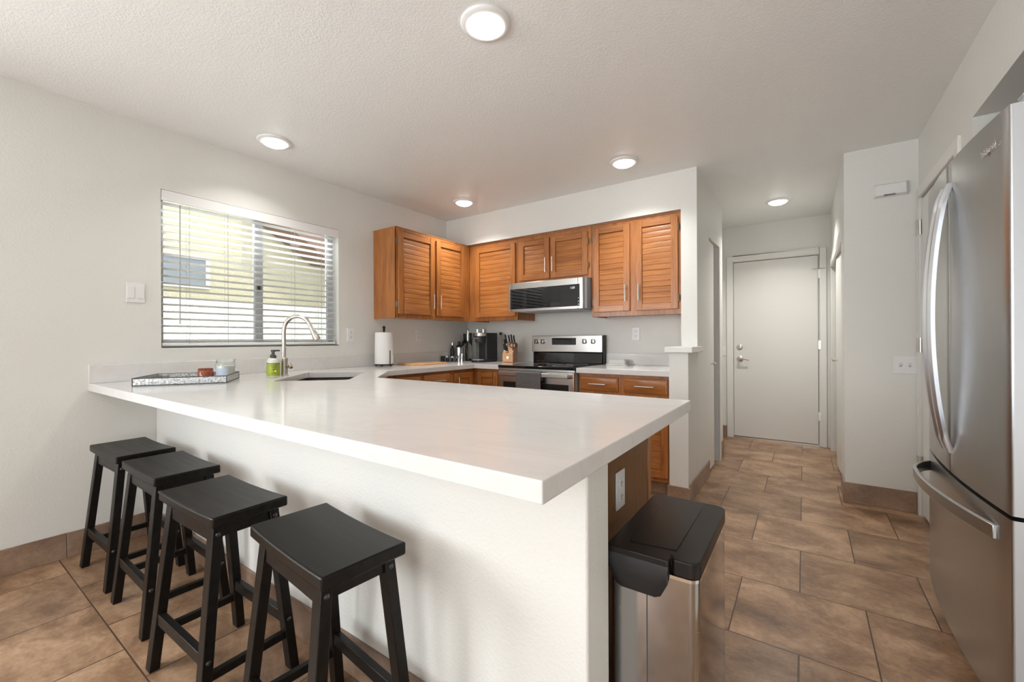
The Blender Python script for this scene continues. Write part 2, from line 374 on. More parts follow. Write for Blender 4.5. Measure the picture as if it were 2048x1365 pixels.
# wall between kitchen and passage, with the opening of the pantry door
m = MB(); m.box(2.44, 2.555, -0.348, 0.13, 0, CZ); m.box(2.44, 2.555, 0.13, 0.60, 1.995, CZ); m.box(2.40, 2.555, 0.60, 0.846, 0, CZ)
m.box(2.40, 2.44, 0.12, 0.60, 0, CZ)
struct(m, 'wall_passage_left', 'wall', smooth=False)
struct(MB().box(2.424, 2.555, -0.652, -0.348, 0, 1.048), 'wall_half', 'wall', smooth=True, bevel=0.004)
struct(MB().box(2.402, 2.587, -0.684, -0.30, 1.048, 1.088), 'trim_1', 'trim', bevel=0.003)
struct(MB().box(2.28, 2.40, 0.73, 1.76, 0, CZ), 'wall_hall_left', 'wall', smooth=False)
DX0, DX1, DZ = 2.539, 3.343, 2.03
m = MB(); m.box(2.28, DX0, 1.76, 1.88, 0, CZ); m.box(DX1, 3.57, 1.76, 1.88, 0, CZ); m.box(DX0, DX1, 1.76, 1.88, DZ, CZ)
struct(m, 'wall_hall_end', 'wall', smooth=False)
m = MB(); m.box(3.448, 3.57, 0.13, 0.30, 0, CZ); m.box(3.448, 3.57, 0.30, 1.60, 1.86, CZ); m.box(3.448, 3.57, 1.60, 1.76, 0, CZ)
m.box(3.57, 3.60, 0.13, 1.76, 0, CZ)
struct(m, 'wall_passage_right', 'wall', smooth=False)
struct(MB().box(3.448, 3.95, 0.01, 0.13, 0, CZ), 'wall_jut', 'wall', smooth=False)
m = MB(); m.box(3.83, 3.95, -0.045, 0.01, 0, CZ); m.box(3.83, 3.95, -0.835, -0.045, 2.04, CZ); m.box(3.83, 3.95, -1.063, -0.835, 0, CZ)
m.box(3.83, 3.95, -2.16, -1.063, 2.115, CZ); m.box(3.83, 3.95, -2.95, -2.16, 0, CZ)
m.box(3.95, 3.99, -0.9, 0.13, 0, CZ)
struct(m, 'wall_right', 'wall', smooth=False)
m = MB(); m.box(3.95, 4.62, -1.063, -0.94, 0, CZ); m.box(4.62, 4.74, -2.28, -0.94, 0, CZ); m.box(3.95, 4.62, -2.28, -2.16, 0, CZ)
struct(m, 'wall_alcove', 'wall', smooth=False)
struct(MB().box(3.95, 4.62, -2.16, -1.063, 2.115, 2.25), 'ceiling_alcove', 'ceiling', smooth=False)
struct(MB().box(3.95, 6.05, -2.95, -2.83, 0, CZ), 'wall_living_front', 'wall', smooth=False)
struct(MB().box(6.05, 6.17, -6.6, -2.83, 0, CZ), 'wall_living_right', 'wall', smooth=False)
m = MB(); m.box(-0.15, 0.5, -6.6, -6.48, 0, CZ); m.box(0.5, 2.1, -6.6, -6.48, 0, 0.9); m.box(0.5, 2.1, -6.6, -6.48, 2.1, CZ)
m.box(2.1, 3.1, -6.6, -6.48, 0, CZ); m.box(3.1, 5.0, -6.6, -6.48, 2.1, CZ); m.box(5.0, 6.17, -6.6, -6.48, 0, CZ)
struct(m, 'wall_rear', 'wall', smooth=False)
# low wall carrying the peninsula worktop
PW0, PW1, PWX = -2.873, -2.745, 2.81
struct(MB().box(0, PWX, PW0, PW1, 0, 0.870), 'wall_peninsula', 'wall', bevel=0.006)

# rear windows (behind the camera)
t = thing('window_2', 'white framed window in the rear wall', 'window', (1.3, -6.54, 0.9)); del t['label']; del t['category']; t['kind'] = 'structure'
m = MB(); m.box(0.5, 2.1, -6.57, -6.52, 0.9, 0.95); m.box(0.5, 2.1, -6.57, -6.52, 2.05, 2.1); m.box(0.5, 0.55, -6.57, -6.52, 0.95, 2.05); m.box(2.05, 2.1, -6.57, -6.52, 0.95, 2.05); m.box(1.28, 1.32, -6.57, -6.52, 0.95, 2.05)
m.build('window_frame', 'vinyl', t)
t = thing('window_added', 'x', 'x', (-0.08, -5.2, 0.9)); del t['label']; del t['category']; t['kind'] = 'structure'  # unseen left-wall window, added as an opening for the fill lamp
m = MB(); m.box(-0.1, -0.05, -5.8, -4.6, 0.9, 0.95); m.box(-0.1, -0.05, -5.8, -4.6, 2.05, 2.1); m.box(-0.1, -0.05, -5.8, -5.75, 0.95, 2.05); m.box(-0.1, -0.05, -4.65, -4.6, 0.95, 2.05); m.box(-0.1, -0.05, -5.22, -5.18, 0.95, 2.05)
m.build('window_frame', 'vinyl', t)
t = thing('door_4', 'patio', 'door', (4.05, -6.54, 0)); del t['label']; del t['category']; t['kind'] = 'structure'
m = MB(); m.box(3.1, 5.0, -6.57, -6.52, 0, 0.06); m.box(3.1, 5.0, -6.57, -6.52, 2.03, 2.1); m.box(3.1, 3.17, -6.57, -6.52, 0.06, 2.03); m.box(4.93, 5.0, -6.57, -6.52, 0.06, 2.03); m.box(4.01, 4.09, -6.57, -6.52, 0.06, 2.03)
m.build('door_frame', 'vinyl', t)

# tile baseboards
BH = 0.132
def base(name, boxes):
    m = MB()
    for b in boxes: m.box(*b)
    struct(m, name, 'tile_base', bevel=0.002, seg=1)
m = MB()
y = PW0
for k in range(9):
    y1 = y - (0.38 if k == 0 else 0.4575)
    m.box(0, 0.010, y1 + 0.002, y - 0.001, 0, BH); y = y1
struct(m, 'baseboard_left', 'tile_base', bevel=0.0015, seg=1)
m = MB(); x = 0.012
for k in range(7):
    x1 = min(x + 0.4575, PWX + 0.010); m.box(x, x1 - 0.002, PW0 - 0.010, PW0, 0, BH); x = x1
    if x >= PWX: break
m.box(PWX, PWX + 0.010, PW0 - 0.010, PW1, 0, BH)
struct(m, 'baseboard_peninsula', 'tile_base', bevel=0.0015, seg=1)
base('baseboard_jut', [(3.438, 3.817, 0.0, 0.01, 0, 0.138), (3.438, 3.448, 0.01, 0.24, 0, 0.138)])
base('baseboard_half_wall', [(2.414, 2.565, -0.662, -0.652, 0, 0.11), (2.555, 2.565, -0.652, 0.09, 0, 0.13), (2.555, 2.565, 0.70, 0.856, 0, 0.16), (2.41, 2.555, 0.846, 0.856, 0, 0.16)])
base('baseboard_hall', [(2.40, 2.466, 1.75, 1.76, 0, 0.13), (2.40, 2.41, 0.86, 1.75, 0, 0.13)])

# ------------------------------------------------------------------ kitchen window
t = thing('window_1', 'x', 'x', (0, WY0, WZ0)); del t['label']; del t['category']; t['kind'] = 'structure'
m = MB()
for (a, b) in ((WY0, WY0 + 0.035), (WY1 - 0.045, WY1)): m.box(-0.125, -0.085, a, b, WZ0, WZ1)
m.box(-0.125, -0.085, WY0, WY1, WZ0, WZ0 + 0.035); m.box(-0.125, -0.085, WY0, WY1, WZ1 - 0.035, WZ1)
m.box(-0.12, -0.08, -2.275, -2.22, WZ0, WZ1)
m.build('window_frame', 'vinyl', t, bevel=0.003)
MB().box(-0.106, -0.102, WY0 + 0.035, -2.26, WZ0 + 0.03, WZ1 - 0.03).build('window_pane', 'pane', t, smooth=False)
MB().box(-0.112, -0.108, -2.235, WY1 - 0.045, WZ0 + 0.03, WZ1 - 0.03).build('window_pane', 'pane', t, smooth=False)
MB().box(-0.079, -0.066, -2.262, -2.243, 1.50, 1.545).build('latch', 'slot', t)
MB().box(-0.15, 0.0, WY0, WY1, WZ0 - 0.006, WZ0 + 0.001).build('window_sill', 'trim', t)

t = thing('window_blind', 'white horizontal slat blind with valance hanging in the kitchen window', 'blind', (-0.03, (WY0 + WY1) / 2, WZ0 + 0.005))
MB().box(-0.006, 0.008, WY0 + 0.003, WY1 - 0.003, 2.003, WZ1 - 0.004).build('valance', 'blind', t, bevel=0.002)
MB().box(-0.06, -0.012, WY0 + 0.006, WY1 - 0.012, 2.03, WZ1 - 0.006).build('head_rail', 'blind', t)
ns = 20; tilt = math.radians(-8)
for i in range(ns):
    z = 1.150 + i * (1.995 - 1.150) / (ns - 1); m = MB(); pts = []
    for k in range(5):
        u = (k / 4 - 0.5); pts.append((-0.036 + 0.048 * u * math.cos(tilt), z - 0.048 * u * math.sin(tilt) + 0.0035 * (1 - 4 * u * u)))
    poly = pts + [(a, b - 0.0026) for a, b in reversed(pts)]
    # slat profile lies in x-z, runs along y
    n = len(poly); v = [(a, WY0 + 0.008, b) for a, b in poly] + [(a, WY1 - 0.022, b) for a, b in poly]
    m.add(v, [tuple(range(n)), tuple(range(2 * n - 1, n - 1, -1))] + [(i2, (i2 + 1) % n, n + (i2 + 1) % n, n + i2) for i2 in range(n)])
    m.build('slat', 'slat', t)
MB().box(-0.058, -0.014, WY0 + 0.008, WY1 - 0.022, WZ0 + 0.006, WZ0 + 0.026).build('bottom_rail', 'blind', t, bevel=0.003)
m = MB()
for yy in (-2.70, -2.48, -2.02, -1.80):
    for xx in (-0.061, -0.0105): m.tube([(xx, yy, WZ0 + 0.02), (xx, yy, 2.04)], 0.0009, 5)
    m.tube([(-0.036, yy + 0.012, WZ0 + 0.02), (-0.036, yy + 0.012, 2.04)], 0.0008, 5)
m.build('ladder_cord', 'gray_plastic', t)
MB().tube([(0.004, -2.752, 1.995), (0.004, -2.754, 1.25)], 0.0035, 8).build('tilt_wand', 'gray_plastic', t)

# ------------------------------------------------------------------ doors and casings
def casing(name, pts, m='trim', **kw):
    mb = MB()
    for b in pts: mb.box(*b)
    return struct(mb, name, m, bevel=0.004, **kw)
casing('trim_2', [(DX0 - 0.068, DX0 - 0.004, 1.742, 1.765, 0, DZ + 0.068), (DX1 + 0.004, DX1 + 0.068, 1.742, 1.765, 0, DZ + 0.068), (DX0 - 0.004, DX1 + 0.004, 1.742, 1.765, DZ + 0.004, DZ + 0.068)])
d = thing('door_1', 'x', 'x', (DX0, 1.77, 0)); del d['label']; del d['category']; d['kind'] = 'structure'
MB().box(DX0 + 0.003, DX1 - 0.004, 1.765, 1.80, 0.022, DZ - 0.006).build('door_slab', 'door', d, bevel=0.002)
MB().box(DX0, DX1, 1.80, 1.84, 0, DZ).build('door_gap_shade', 'dark_gap', d)  # near-black sheet behind the slab, stands in for shade in the door gaps
MB().box(DX0, DX1, 1.757, 1.80, 0.0, 0.018).build('threshold', 'nickel', d)
def rosette(parent, x, y, z, r=0.03):
    MB().lathe([(1e-6, 0), (r, 0), (r, -0.006), (r * 0.8, -0.012), (r * 0.45, -0.014), (1e-6, -0.014)], (x, y, z), 24, axis=1).build('deadbolt', 'nickel', parent)
rosette(d, 2.603, 1.765, 1.048)
m = MB(); m.lathe([(1e-6, 0), (0.033, 0), (0.033, -0.007), (0.022, -0.014), (0.011, -0.018), (0.011, -0.05), (1e-6, -0.052)], (2.606, 1.765, 0.912), 24, axis=1)
m.tube([(2.606, 1.717, 0.912), (2.64, 1.714, 0.914), (2.67, 1.716, 0.908), (2.70, 1.72, 0.898)], [0.011, 0.008, 0.007, 0.006], 10)
m.build('lever_handle', 'nickel', d)
for z in (1.825, 1.077, 0.323):
    m = MB(); m.tube([(DX1 + 0.001, 1.758, z - 0.05), (DX1 + 0.001, 1.758, z + 0.05)], 0.0065, 10); m.box(DX1 - 0.004, DX1 + 0.018, 1.7385, 1.742, z - 0.045, z + 0.045)
    if z > 1.5: m.tube([(DX1 - 0.06, 1.74, z + 0.055), (DX1 + 0.06, 1.738, z + 0.055)], 0.003, 6)
    m.build('hinge', 'nickel', d)
# pantry door in the passage's left wall
casing('trim_3', [(2.553, 2.568, 0.60, 0.672, 0, 2.068), (2.553, 2.568, 0.132, 0.60, 1.995, 2.068)])
d = thing('door_2', 'x', 'x', (2.535, 0.14, 0)); del d['label']; del d['category']; d['kind'] = 'structure'
MB().box(2.515, 2.548, 0.135, 0.40, 0.02, 1.985).build('door_slab', 'door', d, bevel=0.002)
MB().box(2.45, 2.51, 0.135, 0.60, 0.0, 1.99).build('recess_shade', 'dark_gap', d)  # near-black block painting the shade inside the pantry door recess
MB().lathe([(0.006, 0), (0.006, 0.018), (0.015, 0.026), (0.017, 0.034), (0.010, 0.042), (1e-6, 0.043)], (2.548, 0.245, 0.928), 16, axis=0).build('door_knob', 'nickel', d)
# folding closet door in the passage's right wall
casing('trim_4', [(3.433, 3.45, 1.60, 1.672, 0, 1.935), (3.433, 3.45, 0.245, 1.60, 1.862, 1.935)])
d = thing('door_3', 'x', 'x', (3.47, 1.0, 0)); del d['label']; del d['category']; d['kind'] = 'structure'
F = (3.466, 0.975)
def leaf(a, b, z1):
    a = Vector((*a, 0)); b = Vector((*b, 0)); mid = (a + b) / 2; z = (0.018 + z1) / 2; h = z1 - 0.018
    MB().bar((a.x, a.y, z), (b.x, b.y, z), 0.028, h).build('door_leaf', 'door', d, bevel=0.003)
leaf((3.492, 1.575), (F[0], F[1] + 0.004), 1.845); leaf((F[0], F[1] - 0.004), (3.492, 0.32), 1.845)
for yy, xx in ((1.06, 3.453), (0.90, 3.452)):
    MB().lathe([(0.005, 0), (0.005, -0.014), (0.013, -0.020), (0.014, -0.027), (0.008, -0.033), (1e-6, -0.034)], (xx, yy, 0.953), 14, axis=0).build('door_knob', 'nickel', d)
# hinged door in the right wall beside the refrigerator
casing('trim_5', [(3.817, 3.832, -0.045, 0.0, 0, 2.105), (3.817, 3.832, -0.90, -0.835, 0, 2.105), (3.817, 3.832, -0.835, -0.045, 2.04, 2.105)])
d = thing('door_5', 'x', 'x', (3.85, -0.44, 0)); del d['label']; del d['category']; d['kind'] = 'structure'
MB().box(3.836, 3.871, -0.829, -0.051, 0.018, 2.03).build('door_slab', 'door', d, bevel=0.002)
for z in (1.854, 1.098, 0.34):
    m = MB(); m.tube([(3.828, -0.047, z - 0.047), (3.828, -0.047, z + 0.047)], 0.0065, 10); m.box(3.812, 3.8165, -0.044, -0.014, z - 0.045, z + 0.045); m.build('hinge', 'nickel', d)

# ------------------------------------------------------------------ outside
single(MB().box(-3.65, -3.5, -9, 6, -0.1, 4.6), 'neighboring_house_wall', 'stucco', 'cream stucco wall of the house next door seen through the blind', 'house wall', smooth=False)
t = thing('neighbor_window', 'grey glazed window in the cream wall next door', 'window', (-3.5, -2.0, 1.85))
m = MB(); m.box(-3.5, -3.46, -2.75, -2.70, 1.85, 2.28); m.box(-3.5, -3.46, -1.38, -1.33, 1.85, 2.28); m.box(-3.5, -3.46, -2.70, -1.38, 1.85, 1.90); m.box(-3.5, -3.46, -2.70, -1.38, 2.24, 2.28); m.build('window_frame', 'trim', t)
MB().box(-3.499, -3.48, -2.70, -1.38, 1.90, 2.24).build('glass', 'nb_glass', t)
m = MB(); m.prism([(-0.80, 2.95), (0.10, 2.38), (2.4, 2.38), (2.4, 3.6), (-0.80, 3.6)], -3.45, -2.9, axis=0)
single(m, 'gable_eave', 'eave', 'brown roof eave overhanging the cream wall next door', 'roof', smooth=False)
single(MB().box(-1.65, -1.5, -9, 6, -0.1, 1.53), 'block_fence', 'block_wall', 'pale block fence standing outside the kitchen window', 'fence', smooth=False)
m = MB(); m.box(-12, -0.15, -12, 8, -0.2, -0.1); m.box(-0.15, 12, -12, -6.75, -0.2, -0.1)
single(m, 'yard_ground', 'yard', 'bare ground outside the house', 'ground', smooth=False)['kind'] = 'structure'

# ================================================================== WORKTOPS
TZ, BZ = 0.914, 0.874
t = thing('quartz_worktop', 'white quartz worktop of the peninsula and corner sink with low splash', 'countertop', (1.45, -2.64, BZ))
def slab_with_hole():
    out = [(0.0, -3.168), (2.867, -3.168), (2.867, -2.0815), (1.05, -2.0815), (0.64, -1.66), (0.64, -0.652), (0.925, -0.652), (0.925, 0.0), (0, 0)]
    c = Vector((0.645, -2.175)); u = Vector((-1, 1)).normalized(); v = Vector((1, 1)).normalized()
    hl, hw, r = 0.335, 0.205, 0.03; hole = []
    for sx, sy, a0 in ((1, 1, 0), (-1, 1, 90), (-1, -1, 180), (1, -1, 270)):
        for k in range(5):
            a = math.radians(a0 + 90 * k / 4); p = Vector((sx * (hl - r) + r * math.cos(a), sy * (hw - r) + r * math.sin(a))); hole.append(c + u * p.x + v * p.y)
    return out, [(p.x, p.y) for p in hole], c, u, v
out, hole, SC, SU, SV = slab_with_hole()
bm = bmesh.new()
def loop(pts, z):
    vs = [bm.verts.new((x, y, z)) for x, y in pts]; return vs, [bm.edges.new((vs[i], vs[(i + 1) % len(vs)])) for i in range(len(vs))]
for z in (TZ, BZ):
    a, ea = loop(out, z); b, eb = loop(hole, z)
    bmesh.ops.triangle_fill(bm, edges=ea + eb, use_beauty=True)
    if z == TZ: A, B = a, b
    else:
        for L0, L1 in ((A, a), (B, b)):
            n = len(L0)
            for i in range(n): bm.faces.new((L0[i], L0[(i + 1) % n], L1[(i + 1) % n], L1[i]))
bmesh.ops.recalc_face_normals(bm, faces=bm.faces)
me = bpy.data.meshes.new('worktop_slab'); bm.transform(Matrix.Translation(-Vector(t['_w']))); bm.to_mesh(me); bm.free(); me.materials.append(M['quartz'])
o = bpy.data.objects.new('worktop_slab', me); COL.objects.link(o); o.parent = t
b = o.modifiers.new('bevel', 'BEVEL'); b.width = 0.0025; b.segments = 2; b.limit_method = 'ANGLE'
SPZ = 1.016
m = MB(); m.box(0.0, 0.02, -3.168, 0.0, TZ, SPZ); m.build('splash', 'quartz', t, bevel=0.002)
m = MB(); m.box(0.02, 0.925, -0.02, 0, TZ, SPZ); m.build('splash', 'quartz', t, bevel=0.002)
t2 = thing('quartz_worktop', 'short white quartz worktop between the range and the half wall', 'countertop', (2.06, -0.33, BZ))
MB().box(1.70, 2.424, -0.652, 0, BZ, TZ).build('worktop_slab', 'quartz', t2, bevel=0.0025)
MB().box(1.70, 2.438, -0.02, 0, TZ, SPZ).build('splash', 'quartz', t2, bevel=0.002)

# sink under the hole
sk = thing('kitchen_sink', 'dark brown undermount sink set diagonally in the corner worktop', 'sink', (SC.x, SC.y, 0.70), world=True)
m = MB(); hl, hw, D, th = 0.342, 0.212, 0.19, 0.012
def sp(a, b, z): p = SC + SU * a + SV * b; return (p.x, p.y, z)
def sbox(a0, a1, b0, b1, z0, z1):
    v = [sp(a, b, z) for z in (z0, z1) for b in (b0, b1) for a in (a0, a1)]
    m.add(v, [(0, 2, 3, 1), (4, 5, 7, 6), (0, 1, 5, 4), (2, 6, 7, 3), (0, 4, 6, 2), (1, 3, 7, 5)])
sbox(-hl - th, hl + th, -hw - th, hw + th, BZ - D - th, BZ - D)
sbox(-hl - th, -hl, -hw, hw, BZ - D, BZ); sbox(hl, hl + th, -hw, hw, BZ - D, BZ)
sbox(-hl - th, hl + th, -hw - th, -hw, BZ - D, BZ); sbox(-hl - th, hl + th, hw, hw + th, BZ - D, BZ)
m.build('basin', 'sink', sk)
p = sp(0, 0, BZ - D); MB().lathe([(1e-6, 0.003), (0.03, 0.004), (0.045, 0.0), (0.045, -0.01)], p, 20).build('drain', 'chrome', sk)

# faucet
fb = Vector((0.412, -2.322, TZ))
t = thing('kitchen_faucet', 'brushed nickel gooseneck faucet with pull-down head behind the sink', 'faucet', fb)
m = MB(); m.lathe([(0.028, 0), (0.028, 0.006), (0.0235, 0.008), (0.0235, 0.115), (0.021, 0.118), (0.013, 0.119)], fb, 24); m.build('body', 'nickel', t)
dirn = Vector((0.90, 0.43, 0)).normalized()
def fp(s_, z): return tuple(fb + dirn * s_ + Vector((0, 0, z)))
R = 0.098; zc = 0.29; pts = [fp(0, 0.11), fp(0, 0.2), fp(0, zc)]
for k in range(1, 13):
    a = PI - k * math.radians(158) / 12; pts.append(fp(R + R * math.cos(a), zc + R * math.sin(a)))
end = Vector(pts[-1]); tang = (Vector(pts[-1]) - Vector(pts[-2])).normalized()
MB().tube(pts, 0.0125, 16).build('spout', 'nickel', t)
h0 = end; h1 = end + tang * 0.03; h2 = end + tang * 0.10
o = MB().tube([h0, h1, h1 + tang * 0.03, h2, h2 + tang * 0.006], [0.0132, 0.0145, 0.017, 0.023, 0.020], 18).build('spray_head', 'nickel', t)
side = dirn * 0.5 + Vector((0, 0, 0.3))
nrm = Vector((dirn.x, dirn.y, 0)).cross(tang); outw = nrm.cross(tang).normalized()
if outw.dot(dirn) < 0: outw = -outw
c0 = h1 + tang * 0.012 + outw * 0.013; c1 = h1 + tang * 0.05 + outw * 0.0175
MB().tube([c0, c1], 0.006, 8).build('spray_button', 'gray_plastic', o)
sd = Vector((0.823, 0.567, 0)).normalized()
m = MB(); a = fb + Vector((0, 0, 0.062)); m.tube([a + sd * 0.02, a + sd * 0.042], 0.011, 14); m.tube([a + sd * 0.036, a + sd * 0.046, a + sd * 0.05 + Vector((0, 0, 0.004))], [0.016, 0.018, 0.012], 16)
m.build('lever_handle', 'nickel', t)

# ================================================================== CABINETS
def bar_pull(parent, c, L, axis, out, stand=0.028, name='handle'):
    """c: centre on the door face; axis: bar direction; out: outward normal"""
    c, axis, out = Vector(c), Vector(axis), Vector(out); b = c + out * stand; m = MB()
    m.tube([b - axis * L / 2, b + axis * L / 2], 0.0055, 10)
    for s_ in (-1, 1): m.tube([c + axis * s_ * L * 0.32, b + axis * s_ * L * 0.32], 0.004, 8)
    return m.build(name, 'chrome', parent)
def face_matrix(origin, facing):
    """panel coords (u right as seen from the room, w up, d out) -> world"""
    return {'-y': lambda u, d, w: (origin[0] + u, origin[1] - d, w), '+x': lambda u, d, w: (origin[0] + d, origin[1] + u, w)}[facing]
def panel_door(parent, P, u0, u1, z0, z1, facing, pull=None, hinge=None, slats=True, stile=0.052, thick=0.02, horiz=None):
    gm = 'oak_x' if facing == '-y' else 'oak_y'
    m = MB()
    def bx(a0, a1, d0, d1, w0, w1):
        p, q = P(a0, d0, w0), P(a1, d1, w1)
        m.box(min(p[0], q[0]), max(p[0], q[0]), min(p[1], q[1]), max(p[1], q[1]), w0, w1)
    m.k = 0
    bx(u0, u0 + stile, 0.0005, thick, z0, z1); bx(u1 - stile, u1, 0.0005, thick, z0, z1)
    m.k = 1
    bx(u0 + stile, u1 - stile, 0.0005, thick, z0, z0 + stile); bx(u0 + stile, u1 - stile, 0.0005, thick, z1 - stile, z1)
    a0, a1, w0, w1 = u0 + stile, u1 - stile, z0 + stile, z1 - stile
    if slats:
        n = max(3, round((w1 - w0) / 0.0428)); h = (w1 - w0) / n
        for i in range(n):
            zb, zt = w0 + i * h, w0 + (i + 1) * h
            prof = [(0.001, zb), (0.0060, zb), (0.0090, zb + 0.0016), (0.0088, zt - 0.003), (0.0075, zt), (0.001, zt)]
            v = [P(a0, dd, zz) for dd, zz in prof] + [P(a1, dd, zz) for dd, zz in prof]; k = len(prof)
            m.add(v, [tuple(range(k)), tuple(range(2 * k - 1, k - 1, -1))] + [(j, (j + 1) % k, k + (j + 1) % k, k + j) for j in range(k)])
    else: bx(a0, a1, 0.0005, 0.011, w0, w1)
    d = m.build('door', ['oak_z', gm], parent, bevel=0.0022, seg=2, ang=25)
    up = Vector((0, 0, 1)); outv = Vector(P(0, 1, 0)) - Vector(P(0, 0, 0))
    if pull:
        uu = u0 + 0.030 if pull[0] == 'l' else u1 - 0.030
        bar_pull(d, P(uu, thick, pull[1]), 0.135, up, outv)
    if hinge:
        uu = u0 - 0.004 if hinge == 'l' else u1 + 0.004
        for zz in (z0 + 0.085, z1 - 0.085):
            h = MB(); p = Vector(P(uu, thick * 0.75, zz)); h.tube([p - up * 0.026, p + up * 0.026], 0.0048, 8)
            h.tube([p - up * 0.032, p - up * 0.026], [0.002, 0.0048], 8); h.tube([p + up * 0.026, p + up * 0.032], [0.0048, 0.002], 8)
            q = Vector(P(uu + (-0.012 if hinge == 'l' else 0.012), 0.0035, zz)); 
            h.tube([q - up * 0.02, q + up * 0.02], 0.0035, 6)
            h.build('hinge', 'brass_dark', d)
    return d
def drawer_front(parent, P, u0, u1, z0, z1, facing, pull=True, thick=0.02):
    gm = 'oak_x' if facing == '-y' else 'oak_y'; m = MB()
    def q(a, d, w): return P(a, d, w)
    e = 0.014; v = [q(u0, 0.0005, z0), q(u1, 0.0005, z0), q(u1, 0.0005, z1), q(u0, 0.0005, z1), q(u0, thick * 0.55, z0), q(u1, thick * 0.55, z0), q(u1, thick * 0.55, z1), q(u0, thick * 0.55, z1),
                    q(u0 + e, thick, z0 + e), q(u1 - e, thick, z0 + e), q(u1 - e, thick, z1 - e), q(u0 + e, thick, z1 - e)]
    m.add(v, [(3, 2, 1, 0), (0, 1, 5, 4), (1, 2, 6, 5), (2, 3, 7, 6), (3, 0, 4, 7), (4, 5, 9, 8), (5, 6, 10, 9), (6, 7, 11, 10), (7, 4, 8, 11), (8, 9, 10, 11)])
    d = m.build('drawer', gm, parent, bevel=0.0015)
    outv = Vector(P(0, 1, 0)) - Vector(P(0, 0, 0)); ax = Vector(P(1, 0, 0)) - Vector(P(0, 0, 0))
    if pull: bar_pull(d, P((u0 + u1) / 2, thick, (z0 + z1) / 2), 0.14, ax, outv)
    return d

UZ0, UZ1 = 1.338, 2.128
# left-wall upper cabinet
t = thing('wall_cabinet', 'oak wall cabinet with two louvred doors beside the window', 'cabinet', (0.0, -0.80, UZ0))
m = MB(); m.box(0.0, 0.303, -1.302, -0.3225, UZ0 + 0.012, UZ1); m.box(0.29, 0.305, -1.302, -0.3225, UZ0, UZ1); m.box(0.0, 0.303, -1.302, -1.29, UZ0, UZ1)
m.build('body', 'oak_z', t, bevel=0.001, seg=1)
m = MB(); m.box(0.0, 0.308, -1.305, -0.345, UZ1, UZ1 + 0.008); m.build('top_moulding', 'oak_y', t)
P = face_matrix((0.305, 0), '+x')
panel_door(t, P, -1.288, -0.855, 1.375, 2.098, '+x', pull=('r', 1.505), hinge='l')
panel_door(t, P, -0.825, -0.43, 1.375, 2.098, '+x', pull=('l', 1.505))
# corner + back-wall cabinets
YF = -0.321
def back_cab(label, x0, x1, z0, z1):
    t = thing('wall_cabinet', label, 'cabinet', ((x0 + x1) / 2, 0, z0))
    m = MB(); m.box(x0, x1, YF + 0.002, 0.0, z0 + 0.012, z1); m.box(x0, x1, YF, YF + 0.015, z0, z1)
    m.box(x0, x0 + 0.012, YF + 0.002, 0, z0, z1); m.box(x1 - 0.012, x1, YF + 0.002, 0, z0, z1)
    m.build('body', 'oak_z', t, bevel=0.001, seg=1)
    MB().box(x0, x1, YF - 0.006, YF, z1 - 0.012, z1).build('top_moulding', 'oak_x', t)
    return t
P = face_matrix((0, YF), '-y')
t = back_cab('oak wall cabinet with one louvred door in the corner left of the microwave', 0.306, 0.915, UZ0, UZ1 + 0.01)
panel_door(t, P, 0.40, 0.896, 1.375, 2.092, '-y')
t = back_cab('short oak cabinet with two louvred doors above the microwave', 0.917, 1.690, 1.683, UZ1 + 0.01)
panel_door(t, P, 0.945, 1.278, 1.712, 2.090, '-y', pull=('r', 1.835))
panel_door(t, P, 1.292, 1.660, 1.712, 2.090, '-y', pull=('l', 1.835), hinge='r')
t = back_cab('tall oak wall cabinet with two louvred doors right of the microwave', 1.692, 2.4395, UZ0, UZ1 + 0.01)
panel_door(t, P, 1.715, 2.035, 1.378, 2.100, '-y', pull=('r', 1.525), hinge='l')
panel_door(t, P, 2.085, 2.415, 1.378, 2.100, '-y', pull=('l', 1.525), hinge='r')

# base cabinets
def carcass(t, boxes, m='oak_z'):
    mb = MB()
    for b in boxes: mb.box(*b)
    return mb.build('body', m, t, bevel=0.001, seg=1)
# right base cabinet
t = thing('base_cabinet', 'oak base cabinet with two drawers between range and half wall', 'cabinet', (2.06, -0.3, 0))
carcass(t, [(1.70, 2.422, -0.60, -0.022, 0.10, BZ)]); MB().box(1.705, 2.42, -0.54, -0.02, 0, 0.10).build('toe_kick', 'tile_base', t)
P = face_matrix((0, -0.60), '-y')
drawer_front(t, P, 1.715, 2.035, 0.735, 0.848, '-y'); drawer_front(t, P, 2.08, 2.408, 0.735, 0.848, '-y')
panel_door(t, P, 1.715, 2.035, 0.135, 0.700, '-y', hinge=None); panel_door(t, P, 2.08, 2.408, 0.135, 0.700, '-y')
# L-shaped corner base cabinet
t = thing('base_cabinet', 'oak corner base cabinet with two folding doors left of the range', 'cabinet', (0.45, -0.45, 0))
carcass(t, [(0.022, 0.60, -0.93, -0.022, 0.10, BZ), (0.60, 0.922, -0.60, -0.022, 0.10, BZ)])
m = MB(); m.box(0.03, 0.54, -0.93, -0.02, 0, 0.10); m.box(0.54, 0.915, -0.54, -0.02, 0, 0.10); m.build('toe_kick', 'tile_base', t)
P = face_matrix((0, -0.60), '-y'); panel_door(t, P, 0.645, 0.885, 0.135, 0.842, '-y', slats=False, pull=('r', 0.74))
P = face_matrix((0.60, 0), '+x'); panel_door(t, P, -0.905, -0.645, 0.135, 0.842, '+x', slats=False, pull=('l', 0.74))
